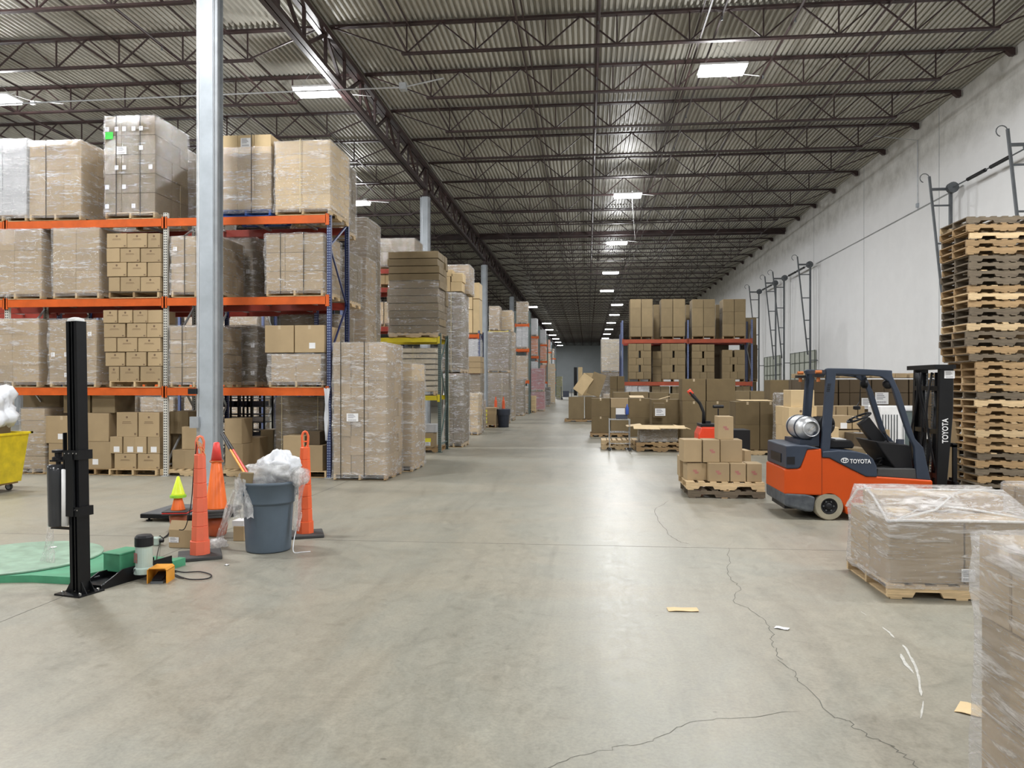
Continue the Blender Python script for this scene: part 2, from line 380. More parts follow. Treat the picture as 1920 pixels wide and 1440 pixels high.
DECK = mat('cream_roof_deck', (.44, .425, .375), .5, var=.10, nscale=.8, stretch=(1, .25, 1), rvar=.08)
DOORG = mat('grey_green_door_panel', (.50, .52, .45), .5, var=.06)
DOORT = mat('dark_green_door_rib', (.11, .13, .10), .5)
CRACK = mat('crack_dark', (.14, .135, .115), .9)
SCUFF = mat('white_scuff', (.50, .49, .45), .5, var=.1, nscale=30)
# ------------------------------------------------------------------ building shell
WXR = 11.75; WXL = -43.7; YB = -21.0; YF = 172.0; COLX = -6.75; JP = 3.075; BAY = 18.45; J0 = 13.2; ZD = 11.12
fl = MB().box(WXL, WXR, YB, YF, -.3, 0).obj('floor', CONC, kind='structure')
def ribbon(pts, w, z=.0012, jit=.3):
    mb = MB(); L = []
    for i, p in enumerate(pts):
        d = (pts[min(i+1, len(pts)-1)]-pts[max(i-1, 0)]); d.z = 0; d.normalize(); n = Vector((-d.y, d.x, 0))
        ww = w*(1+random.uniform(-jit, jit))/2*(1 if 0 < i < len(pts)-1 else .3); L.append((p+n*ww, p-n*ww))
    vs = []; fs = []
    for a, b in L: vs += [(a.x, a.y, z), (b.x, b.y, z)]
    for i in range(len(L)-1): fs.append((2*i, 2*i+1, 2*i+3, 2*i+2))
    return mb.add(vs, fs)
def wiggle(pts, n=5, amp=.02):
    out = []
    for a, b in zip(pts, pts[1:]):
        for k in range(n):
            t = k/n; q = a.lerp(b, t)
            if k: q += Vector((random.uniform(-amp, amp), random.uniform(-amp, amp), 0))
            out.append(q)
    return out+[pts[-1]]
for y in (8.62, 27.1, 45.5, 64, -9.8): MB().box(WXL, WXR, y-.004, y+.004, 0, .001).obj('floor_joint', CRACK, fl)
for x in (-4.42, -16.5): MB().box(x-.004, x+.004, YB, YF, 0, .001).obj('floor_joint', CRACK, fl)
def zf(l, ox, oy, s): return [W(ox+a*s, oy+b*s) for a, b in l]
cr = [zf([(1395, 40), (1340, 75), (1360, 130), (1390, 170), (1430, 200), (1480, 215)], 600, 920, .46875),
      zf([(1633, 228), (1638, 280), (1633, 325), (1655, 365), (1680, 385), (1652, 440), (1740, 490), (1800, 545), (1818, 575), (1808, 610), (1830, 650), (1850, 690), (1905, 735), (1915, 765)], 600, 920, .46875)
      + zf([(0, 1195), (60, 1220), (120, 1260), (190, 1305), (260, 1330), (320, 1370), (400, 1440), (500, 1520)], 1560, 860, .4027),
      zf([(1920, 885), (1640, 912), (1460, 935), (1380, 975), (1310, 1005), (1200, 1020), (1090, 1050), (950, 1090), (890, 1130)], 600, 920, .46875)]
for c, w in zip(cr, (.006, .005, .0035)): ribbon(wiggle(c), w).obj('crack', CRACK, fl)
sc4 = lambda l: zf(l, 1560, 860, .4027)
for l, w in (([(330, 868), (345, 885), (362, 920), (385, 960), (398, 1000), (408, 1050), (416, 1105)], .022), ([(425, 1130), (422, 1160), (412, 1210)], .014),
             ([(235, 785), (262, 805), (290, 835)], .02), ([(135, 712), (160, 730)], .012), ([(320, 910), (345, 960), (380, 1000)], .03)):
    ribbon(wiggle(sc4(l), 3, .003), w*.7, .0018, .35).obj('scuff_mark', SCUFF, fl)
# walls
wr = MB().box(WXR, WXR+.3, YB, YF, 0, ZD+.4).obj('wall_right', WALLM, kind='structure')
MB().box(WXL-.3, WXL, YB, YF, 0, ZD+.4).obj('wall_left', WALLM, kind='structure')
MB().box(WXL, WXR, YF, YF+.3, 0, ZD+.4).obj('wall_far', FARWALL, kind='structure')
MB().box(WXL, WXR, YB-.3, YB, 0, ZD+.4).obj('wall_back', WALLM, kind='structure')
for u in (1620, 1526, 1761):
    y = WWALL(u, WXR); MB().box(WXR-.004, WXR+.001, y-.015, y+.015, 0, ZD).obj('panel_joint', COLSIDE, wr)
# corrugated roof deck: pan and rib profile run out along the aisle
mb = MB(); px = WXL; prof = []
while px < WXR+.1:
    for dx, z in ((0, 0), (.055, 0), (.075, .07), (.13, .07)): prof.append((px+dx, ZD-.02+z))
    px += .15
ys = [YB, 20, 60, 110, YF]
vs = [(x, y, z) for y in ys for x, z in prof]; n = len(prof)
mb.add(vs, [(j*n+i, (j+1)*n+i, (j+1)*n+i+1, j*n+i+1) for j in range(len(ys)-1) for i in range(n-1)])
mb.obj('ceiling', DECK, kind='structure')
MB().box(WXL, WXR, YB, YF, ZD+.1, ZD+.3).obj('roof_slab', COLSIDE, kind='structure')

# open-web roof joists, one per bay and line
ZT = 11.06; ZBC = 10.24
def joist_meshes():
    d = {}
    d['top_chord'] = MB().box(-9.12, 9.12, -.075, -.008, -.06, 0).box(-9.12, 9.12, .008, .075, -.06, 0).mesh('top_chord', STEELBROWN)
    d['bottom_chord'] = MB().box(-7.25, 7.25, -.06, -.008, ZBC-ZT, ZBC-ZT+.05).box(-7.25, 7.25, .008, .06, ZBC-ZT, ZBC-ZT+.05).mesh('bottom_chord', STEELBROWN)
    d['seat'] = MB().prism([(-.22, -.02), (.08, -.02), (.08, -.22), (-.02, -.22), (-.16, -.1)], -.07, .07).mesh('seat', STEELBROWN)
    hb = ZBC-ZT+.04; w = 1.78; n0 = -7.12; mem = []
    for k in range(9):
        x = n0+k*w; mem.append(('vertical', (x, 0, hb), (x, 0, -.03)))
        if k < 8: mem.append(('diag_a', (x, 0, hb), (x+w/2, 0, -.03))); mem.append(('diag_b', (x+w/2, 0, -.03), (x+w, 0, hb)))
    mem.append(('end_l', (n0, 0, hb), (-9.05, 0, -.05))); mem.append(('end_r', (n0+8*w, 0, hb), (9.05, 0, -.05)))
    return d, mem
jd, jmem = joist_meshes()
web_me = {}
def webmesh(kind, p, q):
    L = Vector(q)-Vector(p)
    if kind not in web_me: web_me[kind] = MB().bar((0, 0, 0), L, .034).mesh('web_rod', STEELBROWN)
    return web_me[kind]
allweb = MB()
for k, p, q in jmem: allweb.bar(p, q, .034)
allweb_me = allweb.mesh('web', STEELBROWN)
bays = [(COLX+BAY/2+.03, 'right of the long girder'), (COLX-BAY/2, 'left of the long girder'), (COLX-BAY*1.5, 'in the farthest left bay')]
for bi, (bx, bt) in enumerate(bays):
    cnt = 0
    for k in range(-2 if bi < 2 else 99, 52):
        y = J0+k*JP
        if y > YF-1: break
        if k < -1 and bi == 2: continue
        vis = k >= -1 and bi < 2
        cnt += vis
        lab = ('dark brown open-web roof joist, %s one out from the camera, %s' % (ORD[cnt] if cnt <= 40 else 'forty-'+ORD[cnt-40], bt)) if vis else 'dark open-web roof joist overhead behind the camera, '+bt
        t = thing('roof_joist', lab, 'joist', (bx, y, ZT), 0, 'open-web roof joists '+bt)
        link('top_chord', jd['top_chord'], t); link('bottom_chord', jd['bottom_chord'], t)
        if k == 11 and bi < 2:   # heavier solid beam line
            MB().box(-9.15, 9.15, -.1, .1, -.36, -.34).box(-9.15, 9.15, -.1, .1, -.02, 0).box(-9.15, 9.15, -.01, .01, -.36, 0).obj('solid_beam', STEELBROWN, t)
        if bi == 0: link('seat', jd['seat'], t, (9.1, 0, 0))
        if vis and 0 <= k <= (7 if bi == 0 else 5):
            for kk, p, q in jmem: link('web_rod', webmesh(kk, p, q), t, p)
        else: link('web', allweb_me, t)
# girders along the column lines
for gi, gx in enumerate((COLX, COLX-BAY)):
    for b in range(-1, 9):
        y0 = J0+b*BAY; y1 = min(y0+BAY, YF-.5)
        near = gi == 0 and 0 <= b <= 1
        lab = ('dark riveted truss girder, %s span out from the grey column behind the cones' % ORD[b+1]) if gi == 0 and b >= 0 else ('dark truss girder on the %s column line, %s span' % ('near' if gi == 0 else 'far left', ORD[b+2]))
        t = thing('roof_girder', lab, 'girder', (gx, y0, 0), 0, 'truss girders over the column lines')
        L = y1-y0
        MB().box(-.14, -.015, .01, L-.01, 10.78, 10.93).box(.015, .14, .01, L-.01, 10.78, 10.93).obj('top_chord', STEELBROWN, t)
        MB().box(-.13, -.015, .3, L-.3, 9.86, 9.98).box(.015, .13, .3, L-.3, 9.86, 9.98).obj('bottom_chord', STEELBROWN, t)
        w = MB(); i = 0
        while i*JP < L-.5:
            a = i*JP; m = a+JP/2; c = min(a+JP, L)
            segs = [((0, a, 10.85), (0, m, 9.92)), ((0, m, 9.92), (0, c, 10.85)), ((0, m, 9.92), (0, m, 10.85)), ((0, c-.02, 9.92), (0, c-.02, 10.8))]
            for p, q in segs:
                if near: MB().bar(p, q, .09, .07, up=(1, 0, 0)).obj('web_member', STEELBROWN, t)
                else: w.bar(p, q, .09, .07, up=(1, 0, 0))
            i += 1
        if w.v: w.obj('web', STEELBROWN, t)
# bridging and sprinkler pipes along the aisle
def long_run(x, z, r, what, lab, cat, hang=False, y0=YB+.5, y1=YF-1, m=STEELBROWN):
    t = thing(what, lab, cat, (x, 0, 0), 0)
    if what == 'sprinkler_pipe':
        MB().tube([(0, y0, z), (0, y1, z)], r, 8).obj('pipe', m, t)
        y = 12.0
        while y < 60: MB().lathe([(.012, -.12), (.03, -.11), (.03, -.1), (.012, -.09), (.02, -.03), (.02, 0)], (0, y, z), 8).obj('sprinkler_head', DARKSTEEL, t); y += 3.4
    else:
        MB().bar((0, y0, z), (0, y1, z), .04).obj('angle', m, t); MB().bar((0.05, y0, ZT-.10), (0.05, y1, ZT-.10), .035).obj('angle', m, t)
    return t
nm = {0: 'beside the long girder', 1: 'second from the long girder', 2: 'over the middle of the aisle', 3: 'second from the white wall', 4: 'nearest the white wall'}
for i, x in enumerate((-4.6, -1.65, 2.75, 7.2, 9.75)): long_run(x, ZBC+.06, .02, 'bridging_line', 'thin dark bridging line tying the joists, '+nm[i], 'bridging')
for i, x in enumerate((-9.4, -12.6, -16.2, -20.0, -23.0)): long_run(x, ZBC+.06, .02, 'bridging_line', 'thin dark bridging line over the left racks, %s from the girder' % ORD[i+1], 'bridging')
long_run(.25, 10.66, .055, 'sprinkler_pipe', 'thick dark sprinkler main running down the aisle roof', 'pipe')
long_run(4.9, 10.5, .03, 'sprinkler_pipe', 'thin dark sprinkler branch between lamp row and white wall', 'pipe')
long_run(3.2, 10.62, .028, 'sprinkler_pipe', 'thin dark sprinkler branch over the lamp row', 'pipe')
long_run(-10.9, 10.5, .035, 'sprinkler_pipe', 'thin dark sprinkler branch over the left racks', 'pipe')
long_run(-18.2, 10.5, .05, 'sprinkler_pipe', 'thick dark sprinkler main over the left racks', 'pipe')
# crossing conduit near the second lamp
MB().tube([(-17, 20.0, 9.62), (-8.3, 20.0, 9.66), (-4.9, 20.1, 9.7), (-3.8, 20.1, 9.9)], .022, 8).box(-4.98, -4.8, 20.0, 20.2, 9.62, 9.8).obj('electrical_conduit', GALV, label='straight grey electrical conduit crossing under the girder beside a lamp', cat='conduit')
# columns
for b in range(-1, 9):
    for ci, cx in enumerate((COLX, COLX-BAY)):
        y = J0+b*BAY
        if ci == 0 and b >= 0: lab = ['tall grey steel column standing behind the orange cones', 'grey steel column rising behind the kraft tray stack', 'grey steel column beside the dark trash can and crate', 'fourth grey steel column along the aisle'][b] if b < 4 else 'slim distant grey column in the far aisle row'
        else: lab = 'grey steel column between the left racks'
        t = thing('steel_column', lab, 'column', (cx, y, 0), 0, 'grey roof columns')
        s = .13
        c = MB().cbox(-s, s, -s, s, .02, 9.62, .012); me = c.mesh('shaft', COLGREY); fixnormals(me); link('shaft', me, t)
        MB().box(-.21, .21, -.19, .19, 0, .02).obj('base_plate', COLSIDE, t)
        MB().box(-.19, .19, -.19, .19, 9.62, 9.66).box(-.07, .07, -.12, .12, 9.66, 10.78).obj('cap', STEELBROWN, t)
        MB().box(-s-.085, -s, -.06, .06, .05, 9.6).box(-s-.03, -s-.015, -.075, -.06, .05, 9.6).obj('channel', GALV if b == 0 else COLGREY, t)
        MB().box(s, s+.015, -s, s, .02, 9.6).box(s+.015, s+.07, -s+.02, -s+.035, .02, 9.6).box(s+.015, s+.07, s-.035, s-.02, .02, 9.6).obj('flange', COLSIDE, t)
        if b == 0 and ci == 0:
            MB().tube([(-s-.04, -.09, 9.5), (-s-.02, -.095, 5), (-s-.05, -.09, 1.1)], .006, 6).obj('cable', PAINTW, t)
            MB().box(-s-.14, -s+.02, -.2, -.14, 1.02, 1.22).obj('junction_box', COLSIDE, t)
            MB().box(-s-.15, -s-.02, -.24, -.14, 1.62, 1.72).obj('outlet_box', BLACKP, t)
# lamps
hous = MB().box(-.6, .6, -.33, .33, 0, .05).prism([(-.33, .05), (.33, .05), (.1, .1), (-.1, .1)], -.5, .5, 'x').mesh('housing', FIXT)
diff = MB().box(-.57, .57, -.305, .305, -.07, -.002).mesh('diffuser', GLOW)
lnames = ['nearest bright lamp over the aisle, beside the white wall', 'bright lamp hanging just left of the long girder', 'bright lamp cut by the left image edge', 'bright lamp beyond the tall rack load, left of the second column']
for i, (x, y) in enumerate(lamp_spots):
    side = 'right' if i < 14 else 'left'
    if i < 4: lab = lnames[i]
    elif i < 14: lab = 'glowing roof lamp, %s of the row over the aisle centre' % ORD[i-2]
    elif i < n_seen: lab = 'glowing roof lamp, %s of the distant row beside the girder' % ORD[i-13]
    else: lab = 'roof lamp lighting the hall from outside the picture, %s of those' % ORD[i-n_seen+1]
    t = thing('ceiling_lamp', lab, 'lamp', (x, y, LAMP_Z), 0, 'white LED roof lamps')
    link('housing', hous, t); link('diffuser', diff, t)
    if y < 50:
        MB().tube([(-.5, 0, .08), (-.1, 0, .62)], .005, 5).tube([(.5, 0, .08), (-.1, 0, .62)], .005, 5).tube([(-.1, 0, .6), (-.1, 0, 1.1)], .004, 5).obj('hanger_wire', GALV, t)
        MB().tube([(.3, 0, .08), (.5, .1, .2), (.2, .5, .28), (.35, 1, .3), (1.2, 1.2, .26)], .01, 6).box(.3, .42, .98, 1.06, .2, .3).obj('power_cord', PAINTW, t)
MB().tube([(lamp_spots[4][0]+.16, lamp_spots[4][1]-.2, 9.9), (lamp_spots[4][0]+.3, lamp_spots[4][1]-.2, 8.0)], .008, 6).obj('pull_cord', PAINTW, label='thin white cord hanging straight down from the second aisle lamp', cat='cord')

# dock doors with vertical-lift tracks on the right wall
doors = [(20.9, 25.45, 'behind the tall pallet stack'), (40.8, 46.1, 'nearer the forklift'), (48.1, 52.7, 'farthest along the wall')]
for i, (a, b, tx) in enumerate(doors):
    d = thing('door_%d' % (i+1), None, None, (WXR, 0, 0)); d['kind'] = 'structure'
    for r in range(6):
        MB().box(-.07, -.02, a+.22, b-.22, r*.595+.01, r*.595+.585).obj('door_panel', DOORG, d)
        MB().box(-.085, -.07, a+.22, b-.22, r*.595+.55, r*.595+.585).obj('panel_rail', DOORT, d)
    nst = 6
    for c in range(nst):
        y = a+.25+(b-a-.5)*c/(nst-1); MB().box(-.10, -.07, y-.03, y+.03, 0, 3.57).obj('panel_stile', DOORT, d)
    for y, s, nmn in ((a, 1, 'near'), (b, -1, 'far')):
        t = thing('door_lift_track', 'grey steel ladder track, %s side of the dock door %s' % (nmn, tx), 'door track', (WXR, y, 0), 0, 'dock door lift tracks')
        MB().box(-.42, -.34, -.05, .05, 0, 8.05).obj('post', DARKSTEEL, t)
        MB().bar((-.5, 0, 3.3), (-1.02, 0, 8.35), .07, .06).obj('sloping_track', DARKSTEEL, t)
        for z in (4.1, 5.05, 6.2, 7.4): MB().box(-.48-.52*(z-3.3)/5.05, -.38, -.02, .02, z, z+.05).obj('rung', DARKSTEEL, t)
        MB().box(-1.0, -.3, -.03, .03, 7.9, 7.98).obj('top_arm', DARKSTEEL, t)
        MB().tube([(-1.02+.3*math.cos(q)-.1, 0, 8.25+.17*math.sin(q)) for q in [PI*k/8 for k in range(-4, 5)]] if False else [(-1.02-.14+.14*math.cos(q), 0, 8.3+.14*math.sin(q)) for q in [PI*.1+PI*1.3*k/10 for k in range(11)]], .014, 6).obj('hook', DARKSTEEL, t)
        for z in (1.2, 3.0): MB().box(-.36, -.002, -.03, .03, z, z+.04).obj('wall_bracket', DARKSTEEL, t)
    t = thing('door_spring_shaft', 'dark spring shaft with cable drums above the dock door '+tx, 'door shaft', (WXR-.38, 0, 7.95), 0, 'dock door spring shafts')
    MB().tube([(0, a-.1, 0), (0, b+.1, 0)], .02, 8).obj('shaft', DARKSTEEL, t)
    MB().tube([(0, a+1.1, 0), (0, (a+b)/2-.15, 0)], .055, 10).obj('spring', BLACK, t); MB().tube([(0, (a+b)/2+.15, 0), (0, b-1.1, 0)], .055, 10).obj('spring', BLACK, t)
    for y in (a+.12, b-.12): MB().lathe([(.06, -.09), (.17, -.08), (.17, .08), (.06, .09)], (0, 0, 0), 16, Matrix.Translation((0, y, 0)) @ Matrix.Rotation(PI/2, 4, 'X')).obj('cable_drum', DARKSTEEL, t)
cd = thing('wall_conduit', 'thin grey conduit running level along the upper white wall', 'conduit')
MB().tube([(WXR-.03, 25.4, 8.03), (WXR-.03, 41, 8.0)], .018, 6).obj('run', GALV, cd)
yv = WWALL(1722, WXR); MB().tube([(WXR-.03, yv, 8.03), (WXR-.03, yv, 10.5), (WXR-1.5, yv, 10.7)], .016, 6).obj('riser', GALV, cd)
MB().box(WXR-.07, WXR, yv-.06, yv+.06, 8.1, 8.25).obj('box', COLGREY, cd)
# ------------------------------------------------------------------ pallets, cartons, wrapped loads, racks
_pc = {}
def pal_pieces(w, d, notch=True, h=.127):
    "pieces of a wooden pallet; stringers run along x; origin at the centre of its foot"
    key = (round(w, 2), round(d, 2), notch)
    if key in _pc: return _pc[key]
    P = []; W0 = WOODS
    hz = h-.034
    def strp():
        a = -w/2; pts = [(a, .015)]
        if notch:
            for c in (-.24*w, .24*w): pts += [(c-.125, .015), (c-.10, .06), (c+.10, .06), (c+.125, .015)]
        pts += [(w/2, .015), (w/2, h-.016), (a, h-.016)]; return pts
    st = MB().prism(strp(), -.02, .02).mesh('stringer', W0[0]); fixnormals(st)
    for y in (-d/2+.02, 0, d/2-.02): P.append(('stringer', st, (0, y, 0)))
    n = 7; bw = .095
    wide = MB().cbox(-.068, .068, -d/2, d/2, 0, .016, .002).mesh('deck_board', W0[0]); nar = MB().cbox(-bw/2, bw/2, -d/2, d/2, 0, .016, .002).mesh('deck_board', W0[0])
    for i in range(n):
        x = -w/2+.07+(w-.14)*i/(n-1); P.append(('deck_board', wide if i in (0, n-1) else nar, (x, 0, h-.016)))
    for x in (-w/2+.07, -.03, .05 if False else w*.0+.1, w/2-.07): P.append(('bottom_board', nar, (x, 0, 0)))
    _pc[key] = P; return P
_tint = {}
def tinted(me, m):
    k = (me.name, m.name)
    if k not in _tint: c = me.copy(); c.materials[0] = m; _tint[k] = c
    return _tint[k]
_joined = {}
def pallet(loc, w=1.22, d=1.02, wood=0, rz=0, parent=None, lod=0, name='wooden_pallet', label=None, group=None, mix=.25, notch=True):
    "lod 0 every board is an object; lod 1 joined. As a child of a load it is one part with boards as sub-parts"
    P = pal_pieces(w, d, notch)
    if lod:
        k = (round(w, 2), round(d, 2), notch, wood)
        if k not in _joined:
            mb = MB()
            for nme, me, p in P: mb.add([(v.co.x+p[0], v.co.y+p[1], v.co.z+p[2]) for v in me.vertices], [tuple(f.vertices) for f in me.polygons])
            _joined[k] = mb.mesh('pallet', WOODS[wood])
        return link(name if not parent else 'pallet', _joined[k], parent, loc, rz, label, None if parent else 'pallet', group)
    t = bpy.data.objects.new('pallet' if parent else name, None); COL.objects.link(t); t.location = loc; t.rotation_euler = (0, 0, rz)
    if parent: t.parent = parent
    tag(t, label, None if parent else 'pallet', group)
    for nme, me, p in P:
        wd = wood if random.random() > mix or wood == 3 else random.choice((0, 1, 2))
        link(nme, tinted(me, WOODS[wd]), t, (p[0], p[1], p[2]))
    return t
_cm = {}
def carton_me(sx, sy, sz, m):
    k = (round(sx, 2), round(sy, 2), round(sz, 2), m.name)
    if k not in _cm:
        c = .005
        mb = MB().cbox(-k[0]/2, k[0]/2, -k[1]/2, k[1]/2, 0, k[2], c)
        _cm[k] = mb.mesh('carton', m); fixnormals(_cm[k])
    return _cm[k], k
_pm = {}
def print_me(sx, sz, style):
    k = (round(sx, 2), round(sz, 2), style)
    if k in _pm: return _pm[k]
    mb = MB(); y0, y1 = -.0012, -.0002
    def R(x0, x1, z0, z1): mb.box(x0*sx, x1*sx, y0, y1, z0*sz, z1*sz)
    if style == 'print':
        for (a, b, c, e) in ((-.2, .2, .60, .63), (-.22, .22, .54, .57)):
            x = a
            while x < b: R(x, min(b, x+.035), c, e); x += .05
        mb.lathe([(.022, -.0006), (.022, .0006)], (0, 0, 0), 10, Matrix.Translation((0, -.0006, .8*sz)) @ Matrix.Rotation(PI/2, 4, 'X'))
        R(.36, .42, .07, .16); R(.43, .45, .07, .16)
        mt = INK
    elif style == 'tag':
        mb.box(-.06, .06, y0, y1, -.055, .055); mt = PAPER
    elif style == 'emblem':
        # small two-tone emblem stuck on the carton
        mb.box(-.04, .02, y0, y1, -.002, .03); mb.box(-.015, .045, y0, y1, -.032, .0); mt = INK_RED
    elif style == 'tape':
        mb.box(-.025, .025, -.001, -.0001, sz-.09, sz); mt = TAPE
    _pm[k] = mb.mesh(style, mt); return _pm[k]
def sticker(parent, x, y, z, w=.12, h=.11, m=None, lines=True, rz=0, tilt=0, name='label', face='front'):
    "paper label with printed lines lying on a face"
    mb = MB(); mb.box(-w/2, w/2, -.0015, -.0003, -h/2, h/2); mb.cur = 1
    if lines:
        for i in range(4): mb.box(-w*.38, w*(.1+.08*(i % 3)), -.002, -.0015, h*(.34-.14*i), h*(.40-.14*i))
        for i in range(8): mb.box(-w*.36+i*w*.09, -w*.36+i*w*.09+w*.045, -.002, -.0015, -h*.42, -h*.24)
    o = mb.obj(name, [m or PAPER, PAPER_INK], parent); o.location = (x, y, z)
    o.rotation_euler = (0, tilt, rz if face == 'front' else rz+(PI/2 if face == 'right' else -PI/2)); return o
def carton(x0, x1, y0, d, z0, z1, m=KRAFT, label=None, group=None, parent=None, style=None, tape=False, rz=0, jit=0, cat='box'):
    sx, sy, sz = x1-x0-.006, d-.006, z1-z0-.002
    me, k = carton_me(sx, sy, sz, m)
    o = link('carton', me, parent, ((x0+x1)/2+random.uniform(-jit, jit), y0+d/2+random.uniform(-jit, jit), z0), rz+random.uniform(-jit, jit)*1.5, label, None if parent else cat, group)
    if style in ('print', 'tag', 'emblem'):
        p = link(style if style != 'tag' else 'label', print_me(k[0], k[2], style), o, (0 if style == 'print' else random.uniform(-.1, .1)*sx, -k[1]/2, 0 if style == 'print' else (k[2]*.5 if style == 'emblem' else k[2]*.25)))
    if tape:
        MB().box(-.026, .026, -k[1]/2-.001, k[1]/2, k[2], k[2]+.0008).box(-.026, .026, -k[1]/2-.0012, -k[1]/2, k[2]-.075, k[2]).obj('tape', TAPE, o)
    return o
def film_me(w, d, h, zb=.05, top='lip', amp=.014, seed=0, nu=9, nv=13):
    R = random.Random(seed); mb = MB(); ph = [R.uniform(0, 6.28) for _ in range(8)]
    per = []
    hw, hd = w/2+.012, d/2+.012; r = .02
    for (ax, ay, bx, by) in ((-hw, -hd, hw, -hd), (hw, -hd, hw, hd), (hw, hd, -hw, hd), (-hw, hd, -hw, -hd)):
        for i in range(nu):
            t = (i+.0)/nu; t = .5-.5*math.cos(PI*t) if i else .0
            x, y = ax+(bx-ax)*t, ay+(by-ay)*t
            if i == 0: x -= math.copysign(r, x)*.4; y -= math.copysign(r, y)*.4
            per.append((x, y))
    n = len(per); rows = []
    def off(i, z):
        return amp*(math.sin(i*1.1+ph[0]+z*5)+math.sin(i*.37+ph[1]-z*9)+.6*math.sin(i*2.3+ph[2]+z*13))
    zs = [zb+(h-zb)*j/nv for j in range(nv+1)]
    for j, z in enumerate(zs):
        row = []
        pinch = .012*math.sin(z*7+ph[3])+.008*math.sin(z*15+ph[4])
        for i, (x, y) in enumerate(per):
            o = abs(off(i, z))*.6+pinch*.5+.004; L = math.hypot(x, y)
            row.append((x*(1+o/L), y*(1+o/L), z))
        rows.append(row)
    if top in ('lip', 'closed'):
        sc = [(.97, .008), (.86, .004+amp*.4), (.78, .006)] if top == 'lip' else [(.97, .012), (.7, .02), (.35, .025), (.02, .02)]
        for s, dz in sc: rows.append([(x*s+R.uniform(-.01, .01), y*s+R.uniform(-.01, .01), h+dz+R.uniform(0, amp)) for (x, y) in per])
    vs = [v for r_ in rows for v in r_]; fs = []
    for j in range(len(rows)-1):
        for i in range(n): i2 = (i+1) % n; fs.append((j*n+i, j*n+i2, (j+1)*n+i2, (j+1)*n+i))
    return mb.add(vs, fs)
_seed = [1]
def load(label, x0, x1, Y, z0, z1, d=1.05, cols=3, rows=4, m=KRAFT, pal=0, fm=FILM, straps=(), papers=(), rz=0, group=None, lod=0, jit=.008, ends=True,
         top='lip', stickers=0, style=None, lean=0, amp=.014, strapm=None, name='wrapped_pallet_load', shrink=0, cat='wrapped pallet', toprow=None, filmtop=None, waist=0, shift=.02, rgap=0):
    "cartons on a pallet held in stretch film: moves as one thing. Front face at Y, from x0 to x1 and z0 to z1"
    w = x1-x0; t = thing(name, label, cat, ((x0+x1)/2, Y+d/2, z0), rz, group); _seed[0] += 1; R = random.Random(_seed[0])
    ph = 0
    if pal is not None:
        ph = .127
        if ends: pallet((0, 0, 0), d-.02, w-.02, pal, PI/2, t, lod, notch=True)
        else: pallet((0, 0, 0), w-.02, d-.02, pal, 0, t, lod)
    hh = (z1-z0-ph); rh = hh/rows
    if lod >= 2:
        mb = MB()
        for r in range(rows):
            for c in range(cols):
                a = -w/2+w*c/cols; mb.cbox(a+.004, a+w/cols-.004, -d/2, d/2, ph+r*rh+.003, ph+(r+1)*rh-.003, .006)
        o = mb.obj('cartons', m, t)
    else:
        for r in range(rows):
            k = cols
            sh = (R.random()-.5)*shift; ins = waist*math.sin(PI*(r+.5)/rows)
            mm = toprow if (toprow and r == rows-1) else m
            for c in range(k):
                ww = (w-2*ins-.01)/k; a = -w/2+ins+.005+ww*c+sh*(.3 if shift < .03 else 1)
                carton(a, a+ww, -d/2+R.uniform(0, jit)+.004+(0 if True else 0), d*.5-.01, ph+r*rh, ph+(r+1)*rh-rgap, mm, parent=t, jit=jit*.3, style=style)
            # back half, seen along the side
            carton(-w/2+ins+.005+sh, w/2-ins-.005+sh, .004, d*.25-.006, ph+r*rh, ph+(r+1)*rh, mm, parent=t, jit=jit*.3)
            carton(-w/2+ins+.005-sh, w/2-ins-.005-sh, d*.25+.004, d*.25-.01, ph+r*rh, ph+(r+1)*rh, mm, parent=t, jit=jit*.3)
    if fm:
        fz = filmtop*(z1-z0) if filmtop else z1-z0
        o = film_me(w, d, fz, .05 if pal is not None else 0, top if not filmtop else 'none', amp, _seed[0]).obj('stretch_film', fm, t, smooth=True)
    for s in straps:
        x = -w/2+s*w; MB().box(x-.007, x+.007, -d/2-.034, -d/2-.030, ph*.3, z1-z0+.02).box(x-.007, x+.007, -d/2-.034, d/2+.03, z1-z0+.022, z1-z0+.026).obj('strap', strapm or STRAP, t)
    for (fx, fz, pw, phh, *rest) in papers: sticker(t, -w/2+fx*w, -d/2-.036, fz*(z1-z0), pw, phh, rest[0] if rest else None)
    slots = [(r, c, e) for r in range(rows) for c in range(cols) for e in (.22, .78)]; R.shuffle(slots)
    for (r, c, e) in slots[:stickers]:
        sticker(t, -w/2+w*(c+e)/cols, -d/2-.035, ph+rh*(r+.3), .075, .085)
    if lean: t.rotation_euler = (0, lean, rz)
    return t
def loadpx(label, u0, u1, vt, Y, zb, **k):
    x0, x1 = WX(u0, Y), WX(u1, Y); return load(label, x0, x1, Y, zb, WZ(vt, (u0+u1)/2, Y), **k)
def cpx(u0, u1, v0, v1, Y, d, **k):
    um = (u0+u1)/2; return carton(WX(u0, Y), WX(u1, Y), Y, d, WZ(v1, um, Y), WZ(v0, um, Y), **k)
def post_me(h, m):
    mb = MB().box(-.04, .04, -.0015, .0015, 0, h).box(-.04, -.036, 0, .07, 0, h).box(.036, .04, 0, .07, 0, h)
    return mb.mesh('upright', m)
